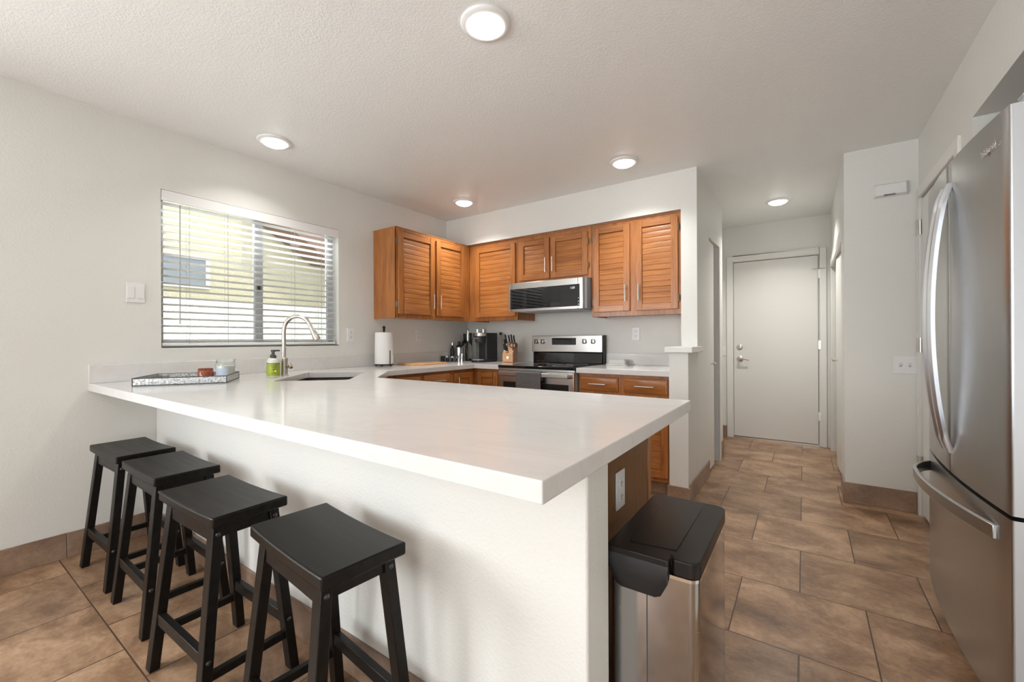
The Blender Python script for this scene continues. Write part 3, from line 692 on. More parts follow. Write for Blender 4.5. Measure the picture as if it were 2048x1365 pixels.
# left-leg base cabinet
t = thing('base_cabinet', 'oak base cabinet with drawers under the cutting board', 'cabinet', (0.3, -1.3, 0))
carcass(t, [(0.022, 0.60, -1.64, -0.932, 0.10, BZ)]); MB().box(0.03, 0.54, -1.64, -0.932, 0, 0.10).build('toe_kick', 'tile_base', t)
P = face_matrix((0.60, 0), '+x')
drawer_front(t, P, -1.615, -1.31, 0.735, 0.85, '+x'); drawer_front(t, P, -1.27, -0.965, 0.735, 0.85, '+x')
panel_door(t, P, -1.615, -1.31, 0.135, 0.70, '+x'); panel_door(t, P, -1.27, -0.965, 0.135, 0.70, '+x')
# diagonal sink base
t = thing('base_cabinet', 'oak diagonal base cabinet carrying the corner sink', 'cabinet', (0.5, -2.2, 0))
m = MB(); m.prism([(0.022, -2.72), (1.03, -2.72), (1.03, -2.10), (0.60, -1.66), (0.022, -1.66)], 0.10, 0.66); m.build('body', 'oak_z', t)
m = MB(); m.prism([(0.022, -2.72), (0.97, -2.72), (0.97, -2.14), (0.56, -1.72), (0.022, -1.72)], 0, 0.10); m.build('toe_kick', 'tile_base', t)
# peninsula base with visible end panel
t = thing('base_cabinet', 'brown veneered end of the peninsula base cabinet behind the trash can', 'cabinet', (1.9, -2.43, 0))
carcass(t, [(1.04, 2.715, -2.742, -2.14, 0.10, BZ)]); MB().box(1.05, 2.70, -2.73, -2.20, 0, 0.10).build('toe_kick', 'tile_base', t)
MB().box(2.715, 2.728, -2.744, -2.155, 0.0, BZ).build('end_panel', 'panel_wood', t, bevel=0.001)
MB().box(2.70, 2.731, -2.155, -2.118, 0.0, BZ).build('front_stile', 'oak_z', t, bevel=0.002)

# ================================================================== RANGE
RX0, RX1 = 0.932, 1.693
t = thing('electric_range', 'freestanding stainless electric range with black glass cooktop', 'stove', (1.312, -0.33, 0))
MB().box(RX0 + 0.004, RX1 - 0.004, -0.632, -0.03, 0.02, 0.895).build('body', 'gray_plastic', t)
MB().box(RX0, RX1, -0.672, -0.06, 0.892, 0.916).build('cooktop', 'black_glass', t, bevel=0.004)
for cx_, cy_, r_ in ((1.12, -0.50, 0.105), (1.50, -0.50, 0.09), (1.12, -0.22, 0.075), (1.50, -0.22, 0.095)): m = MB(); m.lathe([(r_ - 0.002, 0), (r_ - 0.002, 0.0006), (r_, 0.0006), (r_, 0)], (cx_, cy_, 0.9158), 40); m.build('burner_ring', 'gray_plastic', t)
MB().box(RX0 + 0.004, RX1 - 0.004, -0.655, -0.632, 0.874, 0.892).build('vent_strip', 'steel_h', t)
def oven_door(z0, z1, w0, w1, hz, L=0.34):
    o = MB().box(RX0 + 0.006, RX1 - 0.006, -0.665, -0.632, z0, z1).build('oven_door', 'steel_h', t, bevel=0.004)
    MB().box(RX0 + 0.055, RX1 - 0.055, -0.668, -0.664, w0, w1).build('window', 'oven_glass', o, bevel=0.001)
    m = MB(); m.box(RX0 + 0.035, RX1 - 0.035, -0.722, -0.703, hz - 0.018, hz + 0.018)
    for xx in (RX0 + 0.035, RX1 - 0.06): m.box(xx, xx + 0.025, -0.705, -0.66, hz - 0.014, hz + 0.014)
    m.build('handle', 'steel_h', o, bevel=0.005)
oven_door(0.615, 0.872, 0.64, 0.772, 0.846); oven_door(0.16, 0.608, 0.21, 0.50, 0.575)
MB().box(RX0 + 0.006, RX1 - 0.006, -0.655, -0.632, 0.03, 0.155).build('bottom_panel', 'steel_h', t, bevel=0.003)
m = MB(); m.prism([(-0.005, 0.916), (-0.085, 0.916), (-0.075, 1.018), (-0.005, 1.018)][::-1], RX0 + 0.002, RX1 - 0.002, axis=0) if False else None
g = MB(); g.add([(RX0 + 0.012, -0.075, 0.916), (RX1 - 0.012, -0.075, 0.916), (RX1 - 0.012, -0.055, 1.022), (RX0 + 0.012, -0.055, 1.022),
                 (RX0 + 0.012, -0.01, 0.916), (RX1 - 0.012, -0.01, 0.916), (RX1 - 0.012, -0.01, 1.022), (RX0 + 0.012, -0.01, 1.022)],
                [(0, 1, 2, 3), (5, 4, 7, 6), (3, 2, 6, 7), (1, 0, 4, 5), (0, 3, 7, 4), (2, 1, 5, 6)])
g.build('lower_guard', 'black_glass', t, bevel=0.004)
MB().box(RX0 + 0.0, RX1 + 0.0, -0.068, -0.005, 0.916, 1.178).box(RX0, RX1, -0.066, -0.005, 1.017, 1.18).build('side_frame', 'black_plastic', t, bevel=0.003) if False else None
m = MB(); m.box(RX0 - 0.004, RX0 + 0.006, -0.055, -0.004, 0.916, 1.182); m.box(RX1 - 0.006, RX1 + 0.004, -0.06, -0.004, 0.916, 1.182); m.box(RX0, RX1, -0.012, -0.004, 0.916, 1.182)
m.build('side_frame', 'black_plastic', t, bevel=0.002)
bg_ = MB(); bg_.add([(RX0, -0.088, 1.022), (RX1 - 0.004, -0.088, 1.022), (RX1 - 0.004, -0.087, 1.182), (RX0, -0.087, 1.182), (RX0, -0.012, 1.022), (RX1 - 0.004, -0.012, 1.022), (RX1 - 0.004, -0.012, 1.182), (RX0, -0.012, 1.182)],
                    [(0, 1, 2, 3), (5, 4, 7, 6), (3, 2, 6, 7), (1, 0, 4, 5), (0, 3, 7, 4), (2, 1, 5, 6)])
cp = bg_.build('control_panel', 'steel_h', t, bevel=0.004)
def fy(z): return -0.088
z = 1.125
MB().box(1.165, 1.425, fy(z) - 0.0015, fy(z) + 0.02, 1.092, 1.158).build('display', 'black_glass', cp)
for xx in (0.985, 1.06, 1.512, 1.60):
    k = MB(); yy = fy(z); k.lathe([(0.024, 0.0), (0.024, -0.012), (0.020, -0.026), (1e-6, -0.027)], (xx, yy, z), 24, axis=1); kb = k.build('knob', 'steel_h', cp)
    MB().box(xx - 0.004, xx + 0.004, yy - 0.033, yy - 0.024, z - 0.021, z + 0.021).build('grip', 'black_plastic', kb, bevel=0.001)

# dish towel over the oven handle
m = MB(); x0, x1 = 1.165, 1.412
pf = [(-0.7245, 0.60), (-0.7255, 0.70), (-0.7265, 0.80), (-0.7262, 0.862), (-0.718, 0.871), (-0.707, 0.871), (-0.6985, 0.862), (-0.698, 0.80)]
nx = 12; V = []; Fc = []
for lay in (0, 1):
    for i in range(nx + 1):
        for j, (yy, zz) in enumerate(pf):
            w = 0.0018 * math.sin(i * 1.7 + j * 0.6) * (1 if j < 3 else 0.2); off = 0.003 * lay
            oy = yy - (off if j < 4 else (-off if j > 5 else 0)) - abs(w); oz = zz + (off if 3 < j < 6 else 0)
            V.append((x0 + (x1 - x0) * i / nx, oy, oz))
n1 = len(pf); tot = (nx + 1) * n1
for lay in (0, 1):
    for i in range(nx):
        for j in range(n1 - 1): a = lay * tot + i * n1 + j; Fc.append((a, a + 1, a + n1 + 1, a + n1))
for i in range(nx):
    for j in (0, n1 - 1): a = i * n1 + j; Fc.append((a, a + n1, a + n1 + tot, a + tot))
for j in range(n1 - 1):
    for i in (0, nx): a = i * n1 + j; Fc.append((a, a + 1, a + 1 + tot, a + tot))
m.add(V, Fc); single(m, 'dish_towel', 'towel', 'dark grey woven dish towel hanging over the oven door handle', 'towel')

# microwave
t = thing('microwave_oven', 'stainless low-profile microwave mounted above the range', 'microwave', (1.3, 0, 1.408))
MX0, MX1 = 0.922, 1.684
MB().box(MX0 + 0.004, MX1, -0.405, -0.002, 1.410, 1.681).build('body', 'fridge_side', t, bevel=0.002)  # dark body colour stands in for the dark reflection on its side
MB().box(MX0 - 0.044, MX1 - 0.033, -0.43, -0.405, 1.408, 1.676).build('filler', 'steel_h', t) if False else None
dr = MB().box(MX0 - 0.035, MX1 - 0.022, -0.437, -0.4055, 1.408, 1.678).build('door', 'steel_h', t, bevel=0.003)
MB().box(MX0 - 0.012, MX1 - 0.052, -0.4385, -0.43, 1.432, 1.622).build('door_glass', 'black_glass', dr, bevel=0.001)
MB().box(1.26, 1.44, -0.4392, -0.4384, 1.475, 1.600).build('viewing_window', 'oven_glass', dr)
for xx in (MX0 + 0.005, MX1 - 0.068): MB().box(xx - 0.001, xx + 0.001, -0.4395, -0.4345, 1.4085, 1.677).build('seam', 'slot', dr)
text('1:20', 0.026, 'display', dr, frame((1.565, -0.4392, 1.592), (1, 0, 0), (0, 0, 1)), 'clock_display')
for k, s_ in enumerate(('+', 'x', 'o')): text(s_, 0.022, 'white_print', dr, frame((1.622, -0.4392, 1.50 - 0.026 * k), (1, 0, 0), (0, 0, 1)), 'button_mark')
MB().box(MX0 + 0.05, MX1 - 0.05, -0.39, -0.10, 1.404, 1.410).build('grease_filter', 'gray_plastic', t)

# ================================================================== REFRIGERATOR
FY0, FY1 = -2.060, -1.150      # near and far sides
FXE = 3.672
def bulge(y):
    s_ = (y - (FY0 + FY1) / 2) / ((FY1 - FY0) / 2); return FXE - 0.026 * (1 - s_ * s_)
t = thing('refrigerator', 'stainless french-door refrigerator with bottom freezer standing in the alcove', 'refrigerator', (4.1, -1.605, 0))
MB().box(3.785, 4.50, FY0 + 0.008, FY1 - 0.008, 0.06, 1.755).build('cabinet', 'fridge_side', t, bevel=0.004)
m = MB(); m.box(3.74, 4.45, FY0 + 0.03, FY1 - 0.03, 0.0, 0.06); m.build('toe_grille', 'black_plastic', t)
def curved(y0, y1, z0, z1, name, xb=3.778):
    n = 10; ys = [y0 + (y1 - y0) * i / n for i in range(n + 1)]; r = 0.006
    xs = [bulge(y) for y in ys]; poly = [(y, x) for y, x in zip(ys, xs)]
    # round the two vertical edges
    poly = [(y0, xs[0] + r)] + [(y0 + r * 0.3, xs[0] + r * 0.3)] + [(y0 + r, bulge(y0 + r))] + poly[1:-1] + [(y1 - r, bulge(y1 - r))] + [(y1 - r * 0.3, xs[-1] + r * 0.3)] + [(y1, xs[-1] + r)] + [(y1, xb), (y0, xb)]
    m = MB(); k = len(poly)
    v = [(x, y, z0) for y, x in poly] + [(x, y, z1) for y, x in poly]
    m.add(v, [tuple(range(k)), tuple(range(2 * k - 1, k - 1, -1))] + [(i, (i + 1) % k, k + (i + 1) % k, k + i) for i in range(k)])
    for i in range(k): m.m[2 + i] = 1 if i >= k - 3 else 0
    return m.build(name, ['steel_v', 'door_edge'], t, ang=50)
ZS = 0.656; YM = (FY0 + FY1) / 2
dN = curved(FY0, YM - 0.003, ZS + 0.006, 1.77, 'door'); dF = curved(YM + 0.003, FY1, ZS + 0.006, 1.77, 'door')
dr = curved(FY0, FY1, 0.09, ZS - 0.006, 'freezer_drawer')
MB().box(3.70, 3.79, FY0 + 0.01, FY1 - 0.01, ZS - 0.006, ZS + 0.006).build('gasket', 'dark_gap', t)
m = MB(); m.box(3.78, 3.787, FY0 + 0.012, FY1 - 0.012, 0.10, 1.76); m.build('door_gasket', 'gray_plastic', t)
def bow_handle(parent, y):
    m = MB(); n = 22; za, zb = 0.735, 1.69; pts = []
    for i in range(n + 1):
        s_ = i / n; zz = za + (zb - za) * s_; o = 0.052 * math.sin(PI * s_) ** 0.62
        pts.append((bulge(y) - 0.004 - o, zz))
    w, dth = 0.034, 0.020; V = []; Fs = []
    for i, (x, zz) in enumerate(pts):
        a = min(1, 0.45 + 2.2 * math.sin(PI * i / n)); hw = w / 2 * a
        V += [(x - dth * 0.5, y - hw * 0.6, zz), (x - dth * 0.1, y - hw, zz), (x + dth * 0.5, y - hw * 0.8, zz), (x + dth * 0.5, y + hw * 0.8, zz), (x - dth * 0.1, y + hw, zz), (x - dth * 0.5, y + hw * 0.6, zz)]
    for i in range(n):
        for k in range(6): Fs.append((i * 6 + k, i * 6 + (k + 1) % 6, (i + 1) * 6 + (k + 1) % 6, (i + 1) * 6 + k))
    Fs += [tuple(range(5, -1, -1)), tuple(n * 6 + k for k in range(6))]
    m.add(V, Fs); m.build('handle', 'handle_steel', parent, ang=40)
bow_handle(dN, YM - 0.035); bow_handle(dF, YM + 0.035)
m = MB(); n = 20; ya, yb = FY1 - 0.055, FY0 + 0.075; V = []; Fs = []
for i in range(n + 1):
    s_ = i / n; yy = ya + (yb - ya) * s_; o = 0.058 * min(1, s_ * 5.5) ** 0.55 * (1 - (max(0, s_ - 0.35) / 0.65) ** 1.7); x = bulge(yy) - 0.004 - o; zz = 0.588
    V += [(x - 0.006, yy, zz - 0.020), (x + 0.006, yy, zz - 0.022), (x + 0.006, yy, zz + 0.022), (x - 0.006, yy, zz + 0.020)]
for i in range(n):
    for k in range(4): Fs.append((i * 4 + k, i * 4 + (k + 1) % 4, (i + 1) * 4 + (k + 1) % 4, (i + 1) * 4 + k))
Fs += [(3, 2, 1, 0), tuple(n * 4 + k for k in range(4))]
m.add(V, Fs); m.build('handle', 'steel_v', dr, bevel=0.003, ang=40)
lx = bulge(-1.933)
text('Whirlpool', 0.034, 'chrome', dN, frame((lx - 0.0012, -1.933, 1.690), (0.03, -1, 0), (0, 0, 1)), 'brand_lettering')
for yy in (FY0 + 0.035, FY1 - 0.035):
    m = MB(); m.box(3.70, 3.80, yy - 0.024, yy + 0.024, 1.771, 1.79); m.box(3.70, 3.74, yy - 0.02, yy + 0.02, 1.79, 1.80); m.build('hinge_cover', 'gray_plastic', t, bevel=0.004)

# ================================================================== BAR STOOLS
def make_stool(label):
    t = thing('bar_stool', label, 'stool', (0, 0, 0), 0, 'bar stools along the peninsula', world=False)
    W2, D2, H = 0.217, 0.114, 0.61; nx, ny = 14, 4; V = []; Fs = []
    def zt(u): return H - 0.006 * (1 - (u * u)) 
    for lay in (1, 0):
        for i in range(nx + 1):
            u = -1 + 2 * i / nx
            for j in range(ny + 1):
                w = -1 + 2 * j / ny; V.append((u * W2, w * D2, zt(u) if lay else H - 0.034 - 0.004 * (1 - u * u)))
    tot = (nx + 1) * (ny + 1)
    for i in range(nx):
        for j in range(ny):
            a = i * (ny + 1) + j; Fs.append((a, a + ny + 1, a + ny + 2, a + 1)); Fs.append((a + tot, a + tot + 1, a + tot + ny + 2, a + tot + ny + 1))
    for i in range(nx):
        for j in (0, ny): a = i * (ny + 1) + j; Fs.append((a, a + ny + 1, a + ny + 1 + tot, a + tot))
    for j in range(ny):
        for i in (0, nx): a = i * (ny + 1) + j; Fs.append((a, a + 1, a + 1 + tot, a + tot))
    m = MB(); m.add(V, Fs); m.build('seat', 'stool', t, bevel=0.006, seg=3, ang=50)
    tops = {}; feet = {}
    for sx in (-1, 1):
        for sy in (-1, 1):
            top = Vector((sx * (W2 - 0.052), sy * (D2 - 0.030), H - 0.036)); bot = Vector((sx * (W2 - 0.020), sy * (D2 + 0.024), 0))
            tops[sx, sy], feet[sx, sy] = top, bot
            w, d = 0.040, 0.030; m = MB(); V = []
            for c in (bot, top):
                V += [(c.x - w / 2, c.y - d / 2, c.z), (c.x + w / 2, c.y - d / 2, c.z), (c.x + w / 2, c.y + d / 2, c.z), (c.x - w / 2, c.y + d / 2, c.z)]
            m.add(V, [(3, 2, 1, 0), (4, 5, 6, 7), (0, 1, 5, 4), (1, 2, 6, 5), (2, 3, 7, 6), (3, 0, 4, 7)])
            lg = m.build('leg', 'stool', t, bevel=0.0025)
            for zz in (0.545, 0.178):
                c = bot.lerp(top, zz / top.z); MB().lathe([(0.0075, -0.002), (0.0075, 0.001), (0.004, 0.004), (1e-6, 0.0045)] if sx > 0 else [(1e-6, -0.0045), (0.004, -0.004), (0.0075, -0.001), (0.0075, 0.002)], (c.x + sx * w / 2, c.y, zz), 12, axis=0).build('bolt', 'bolt', lg)
    def at(sx, sy, z): return feet[sx, sy].lerp(tops[sx, sy], z / (H - 0.036))
    for sy in (-1, 1):
        a, b = at(-1, sy, 0.178), at(1, sy, 0.178); m = MB(); m.box(a.x + 0.012, b.x - 0.012, a.y - 0.011, a.y + 0.011, 0.160, 0.198); m.build('stretcher', 'stool', t, bevel=0.002)
        a, b = at(-1, sy, 0.54), at(1, sy, 0.54); m = MB(); m.box(a.x + 0.012, b.x - 0.012, a.y - 0.010, a.y + 0.010, 0.520, 0.575); m.build('apron', 'stool', t, bevel=0.002)
    for sx in (-1, 1):
        a, b = at(sx, -1, 0.115), at(sx, 1, 0.115); m = MB(); m.box(a.x - 0.010, a.x + 0.010, a.y + 0.010, b.y - 0.010, 0.112, 0.138); m.build('stretcher', 'stool', t, bevel=0.002)
        a, b = at(sx, -1, 0.54), at(sx, 1, 0.54); m = MB(); m.box(a.x - 0.010, a.x + 0.010, a.y + 0.008, b.y - 0.008, 0.530, 0.575); m.build('apron', 'stool', t, bevel=0.002)
    return t
spots = [((2.121, -3.088), -5.4, 'black wooden saddle-seat stool nearest the trash can end of the row'),
         ((1.537, -3.114), 1.0, 'black wooden saddle-seat stool, second in the row from the trash can end'),
         ((0.927, -3.080), -0.5, 'black wooden saddle-seat stool, second in the row from the left wall'),
         ((0.394, -3.079), 1.0, 'black wooden saddle-seat stool standing against the left wall')]
proto = make_stool(spots[0][2])
for i, (p, a, lb) in enumerate(spots):
    o = proto if i == 0 else copy_tree(proto)
    o.location = (*p, 0); o.rotation_euler = (0, 0, math.radians(a)); o['label'] = lb

# ================================================================== TRASH CAN
t = thing('trash_can', 'slim stainless step trash can with black lid beside the peninsula', 'trash can', (2.905, -2.50, 0))
def rrect(x0, x1, y0, y1, r, n=5):
    out = []
    for cx_, cy_, a0 in ((x1 - r, y1 - r, 0), (x0 + r, y1 - r, 90), (x0 + r, y0 + r, 180), (x1 - r, y0 + r, 270)):
        for k in range(n + 1): a = math.radians(a0 + 90 * k / n); out.append((cx_ + r * math.cos(a), cy_ + r * math.sin(a)))
    return out
X0, X1, Y0, Y1 = 2.797, 3.012, -2.712, -2.300
body = MB().prism(rrect(X0, X1, Y0, Y1, 0.022, 6), 0.035, 0.572).build('body', 'can_steel', t, ang=30)
MB().box(2.893, 2.8955, Y0 - 0.0006, Y0 + 0.004, 0.035, 0.572).build('seam', 'slot', body)
MB().prism(rrect(X0 - 0.002, X1 + 0.002, Y0 - 0.002, Y1 + 0.002, 0.023, 6), 0.0, 0.035).build('base', 'black_plastic', t, bevel=0.003)
MB().prism(rrect(X0 - 0.001, X1 + 0.001, Y0 - 0.001, Y1 + 0.001, 0.023, 6), 0.572, 0.580).build('rim', 'chrome', t)
m = MB(); r = rrect(X0 - 0.002, X1 + 0.003, Y0 - 0.003, Y1 + 0.002, 0.025, 6)
# lid outline: straight front lip on the left, recessed rounded shoulder on the right
lid = [(X0 - 0.001, Y0 - 0.018), (2.950, Y0 - 0.018), (2.950, Y0 + 0.012), (2.958, Y0 - 0.003 + 0.001), (X1 - 0.022, Y0 - 0.003)]
for k in range(6): a = math.radians(270 + 90 * (k + 1) / 6); lid.append((X1 + 0.003 - 0.025 + 0.025 * math.cos(a), Y0 - 0.003 + 0.025 + 0.025 * math.sin(a)))
for k in range(7): a = math.radians(90 * k / 6); lid.append((X1 + 0.003 - 0.03 + 0.03 * math.cos(a), Y1 + 0.002 - 0.03 + 0.03 * math.sin(a)))
for k in range(7): a = math.radians(90 + 90 * k / 6); lid.append((X0 + 0.029 + 0.03 * math.cos(a), Y1 + 0.002 - 0.03 + 0.03 * math.sin(a)))
m.prism(lid, 0.581, 0.620); lo = m.build('lid', 'lid_plastic', t, bevel=0.006, seg=3, ang=50)
m = MB(); q = [(X0 + 0.045, Y0 + 0.03), (2.955, Y0 + 0.045), (2.955, Y1 - 0.055), (X0 + 0.045, Y1 - 0.055)]
m.prism(q, 0.6195, 0.6222); m.build('lid_panel', 'lid_plastic', lo, bevel=0.0012)
# curved front flap
m = MB(); V = []; Fs = []; nx, nz = 10, 7; x0, x1 = X0 + 0.001, 2.949
for lay in (0, 1):
    for i in range(nx + 1):
        u = i / nx; xx = x0 + (x1 - x0) * u
        e = min(u, 1 - u) * nx; drop = 0.086 - (0.034 * (1 - min(e, 1.8) / 1.8) ** 2)
        for j in range(nz + 1):
            w = j / nz; yy = Y0 - 0.018 - 0.010 * math.sin(PI * w) * 0.6 + 0.010 * w * w; zz = 0.604 - drop * w
            inset = 0.006 * w * w * (1 if u < 0.5 else -1) * abs(2 * u - 1)
            V.append((xx + inset, yy + lay * 0.012, zz))
tot = (nx + 1) * (nz + 1)
for i in range(nx):
    for j in range(nz): a = i * (nz + 1) + j; Fs += [(a, a + 1, a + nz + 2, a + nz + 1), (a + tot, a + tot + nz + 1, a + tot + nz + 2, a + tot + 1)]
for i in range(nx):
    for j in (0, nz): a = i * (nz + 1) + j; Fs.append((a, a + nz + 1, a + nz + 1 + tot, a + tot))
for j in range(nz):
    for i in (0, nx): a = i * (nz + 1) + j; Fs.append((a, a + 1, a + 1 + tot, a + tot))
m.add(V, Fs); m.build('front_flap', 'black_plastic', t, ang=45)

# ================================================================== THINGS ON THE WORKTOP
# galvanized tray
u = Vector((0.535, 0.845, 0)).normalized(); v = Vector((-u.y, u.x, 0)); A = Vector((0.424, -3.086, TZ)); L, Wd = 0.402, 0.335
ang = math.atan2(u.y, u.x)
t = thing('serving_tray', 'galvanized metal tray holding two candles near the window', 'tray', A + u * L / 2 + v * Wd / 2, ang, world=False)
m = MB(); h = 0.040; w = 0.003; a, b = L / 2, Wd / 2
m.box(-a, a, -b, b, 0.0, 0.004); m.box(-a, a, -b, -b + w, 0.004, h); m.box(-a, a, b - w, b, 0.004, h); m.box(-a, -a + w, -b + w, b - w, 0.004, h); m.box(a - w, a, -b + w, b - w, 0.004, h)
m.build('pan', 'galv', t)
m = MB(); e = 0.0026
for z in (h, 0.0035): 
    for (p, q) in (((-a, -b), (a, -b)), ((a, -b), (a, b)), ((a, b), (-a, b)), ((-a, b), (-a, -b))): m.tube([(*p, z), (*q, z)], e, 8)
for p in ((-a, -b), (a, -b), (a, b), (-a, b)): m.tube([(*p, 0.0035), (*p, h)], e * 0.9, 8)
m.build('rolled_rim', 'tray_rim', t)
# candles
def loc2(x, y, z): return (x, y, z)
c = (0.360, -2.745, TZ + 0.0045)
t = thing('candle', 'small amber glass candle on the galvanized tray', 'candle', c)
MB().lathe([(1e-6, 0.0), (0.036, 0.0), (0.040, 0.004), (0.040, 0.050), (0.036, 0.056), (0.037, 0.058), (0.037, 0.066), (0.034, 0.066), (0.034, 0.050), (1e-6, 0.048)], c, 30).build('jar', 'amber', t)
MB().lathe([(0.0405, 0.012), (0.0408, 0.013), (0.0408, 0.040), (0.0405, 0.041)], c, 30).build('label', 'red', t) if False else None
c = (0.402, -2.657, TZ + 0.0045)
t = thing('candle', 'large clear glass jar candle with white wax on the galvanized tray', 'candle', c)
MB().lathe([(1e-6, 0.0), (0.044, 0.0), (0.049, 0.006), (0.049, 0.088), (0.046, 0.098), (0.0445, 0.102), (0.0475, 0.112), (0.0475, 0.118), (0.0445, 0.118), (0.0425, 0.102), (0.046, 0.088), (0.046, 0.008), (1e-6, 0.006)], c, 36).build('jar', 'glass', t)
MB().lathe([(1e-6, 0.0065), (0.0455, 0.0085), (0.0455, 0.078), (1e-6, 0.076)], c, 30).build('wax', 'wax', t)
V = []; Fs = []; n = 10
for i in range(n + 1):
    a = math.radians(-95 + 85 * i / n)
    for z in (0.022, 0.066): V.append((c[0] + 0.0496 * math.cos(a), c[1] + 0.0496 * math.sin(a), c[2] + z)); V.append((c[0] + 0.0502 * math.cos(a), c[1] + 0.0502 * math.sin(a), c[2] + z))
for i in range(n):
    a = i * 4; Fs += [(a + 1, a + 5, a + 7, a + 3), (a, a + 2, a + 6, a + 4), (a + 2, a + 3, a + 7, a + 6), (a, a + 4, a + 5, a + 1)]
m = MB(); m.add(V, Fs); m.build('label', 'label_blue', t)

# soap bottles
def soap(x, y, label, face):
    c = (x, y, TZ + 0.0005); t = thing('soap_bottle', label, 'soap bottle', c)
    MB().lathe([(1e-6, 0.0), (0.030, 0.0), (0.0325, 0.004), (0.0325, 0.094), (0.030, 0.106), (0.022, 0.116), (0.013, 0.121), (0.013, 0.125), (1e-6, 0.125)], c, 30).build('bottle', 'soap_clear', t)
    lb = MB().lathe([(0.0328, 0.012), (0.0332, 0.0125), (0.0332, 0.0845), (0.0328, 0.085)], c, 30).build('label_wrap', 'soap_green', t)
    MB().lathe([(0.0335, 0.086), (0.0335, 0.090), (0.0325, 0.090)], c, 30).build('label_band', 'dark_print', t)
    m = MB(); m.lathe([(0.0145, 0.121), (0.0145, 0.136), (0.0095, 0.141), (0.0055, 0.143), (0.0055, 0.166)], c, 16)
    a = Vector(c) + Vector((0, 0, 0.166)); f_ = Vector((math.cos(face), math.sin(face), 0))
    m.tube([a - f_ * 0.004, a + f_ * 0.034 + Vector((0, 0, 0.001))], 0.0045, 8); m.tube([a + Vector((0, 0, -0.006)), a + Vector((0, 0, 0.004))], 0.009, 12)
    m.build('pump', 'slot', t)
    cd = Vector((cam.location.x - x, cam.location.y - y, 0)).normalized(); xd = Vector((-cd.y, cd.x, 0))
    for k, (s_, sz, zz) in enumerate((("MRS. MEYER'S", 0.0062, 0.074), ('CLEAN DAY', 0.0048, 0.066), ('basil', 0.009, 0.052), ('HAND SOAP', 0.0052, 0.028))):
        text(s_, sz, 'dark_print', lb, frame(Vector((x, y, TZ + zz)) + cd * 0.0336, xd, (0, 0, 1)), 'lettering', 0.0006)
    m = MB(); p = Vector((x, y, TZ + 0.042)) + cd * 0.0334 + xd * 0.010; m.sphere(p, 0.0045, 10); m.build('emblem', 'white_print', lb)
    return t
soap(0.505, -2.432, 'lime green label pump soap bottle in front of the faucet', math.radians(60))
soap(0.440, -2.408, 'second green soap bottle half hidden behind the front one and faucet', math.radians(50))

# paper towel
c = (0.160, -1.318, TZ)
t = thing('paper_towel_holder', 'dark iron paper towel stand with finial and side arm on the worktop', 'paper towel holder', c)
m = MB(); m.lathe([(1e-6, 0.012), (0.080, 0.012), (0.082, 0.015), (0.080, 0.019), (1e-6, 0.020)], c, 30)
m.build('base', 'iron', t)
m = MB()
for k in range(5):
    a = 2 * PI * k / 5 + 0.3; m.sphere((c[0] + 0.068 * math.cos(a), c[1] + 0.068 * math.sin(a), c[2] + 0.0068), 0.0068, 10)
m.build('ball_feet', 'iron', t)
m = MB(); m.tube([(c[0], c[1], c[2] + 0.02), (c[0], c[1], c[2] + 0.312)], 0.006, 10)
m.lathe([(0.006, 0.308), (0.011, 0.312), (0.009, 0.318), (0.013, 0.324), (0.009, 0.331), (0.014, 0.341), (0.011, 0.351), (0.003, 0.357), (1e-6, 0.358)], c, 16)
m.build('post', 'iron', t)
cdir = Vector((cam.location.x - c[0], cam.location.y - c[1], 0)).normalized(); rt = Vector((-cdir.y, cdir.x, 0)); p = Vector(c) + cdir * 0.073 + rt * 0.050
MB().tube([p + Vector((0, 0, 0.016)), p + Vector((0, 0, 0.14))], 0.004, 8).build('side_arm', 'iron', t)
m = MB(); m.lathe([(0.020, 0.022), (0.0775, 0.022), (0.0795, 0.026), (0.0785, 0.15), (0.0745, 0.292), (0.073, 0.298), (0.020, 0.298), (0.020, 0.022)], c, 40)
single(m, 'paper_towel_roll', 'paper', 'white paper towel roll on the dark iron stand', 'paper towel')

# cutting board
m = MB(); m.prism(rrect(-0.20, 0.20, -0.13, 0.13, 0.03), 0, 0.018); o = single(m, 'cutting_board', 'maple', 'light wood cutting board lying on the worktop', 'cutting board', bevel=0.005, seg=3)
o.location = (0.235, -0.930, TZ + 0.0005); o.rotation_euler = (0, 0, math.radians(80))

# bottles and glassware in the corner
def lathe_thing(name, label, cat, c, prof, m, group=None): return single(MB().lathe(prof, (0, 0, 0), 24), name, m, label, cat, group)
def place(o, x, y): o.location = (x, y, TZ + 0.0005); return o
G = 'bottles and glassware in the back corner'
place(lathe_thing('drinking_glass', 'small dark tinted glass at the left end of the corner glassware', 'glass', 0, [(1e-6, 0), (0.020, 0), (0.022, 0.06), (0.020, 0.06), (0.018, 0.006), (1e-6, 0.004)], 'green_glass', G), 0.055, -0.470)
o = thing('pepper_mill', 'small dark pepper mill with steel collar behind the cutting board', 'pepper mill', (0.100, -0.450, TZ + 0.0005), group=G, world=False)
MB().lathe([(1e-6, 0), (0.019, 0), (0.019, 0.022), (0.017, 0.03), (0.017, 0.045), (1e-6, 0.046)], (0, 0, 0), 18).build('body', 'black_plastic', o)
MB().lathe([(0.0175, 0.045), (0.0175, 0.062), (0.012, 0.068), (1e-6, 0.069)], (0, 0, 0), 18).build('collar', 'chrome', o)
o = thing('spice_jar', 'little glass salt jar with steel cap behind the cutting board', 'jar', (0.130, -0.405, TZ + 0.0005), group=G, world=False)
MB().lathe([(1e-6, 0), (0.018, 0), (0.018, 0.04), (1e-6, 0.04)], (0, 0, 0), 18).build('jar', 'glass', o)
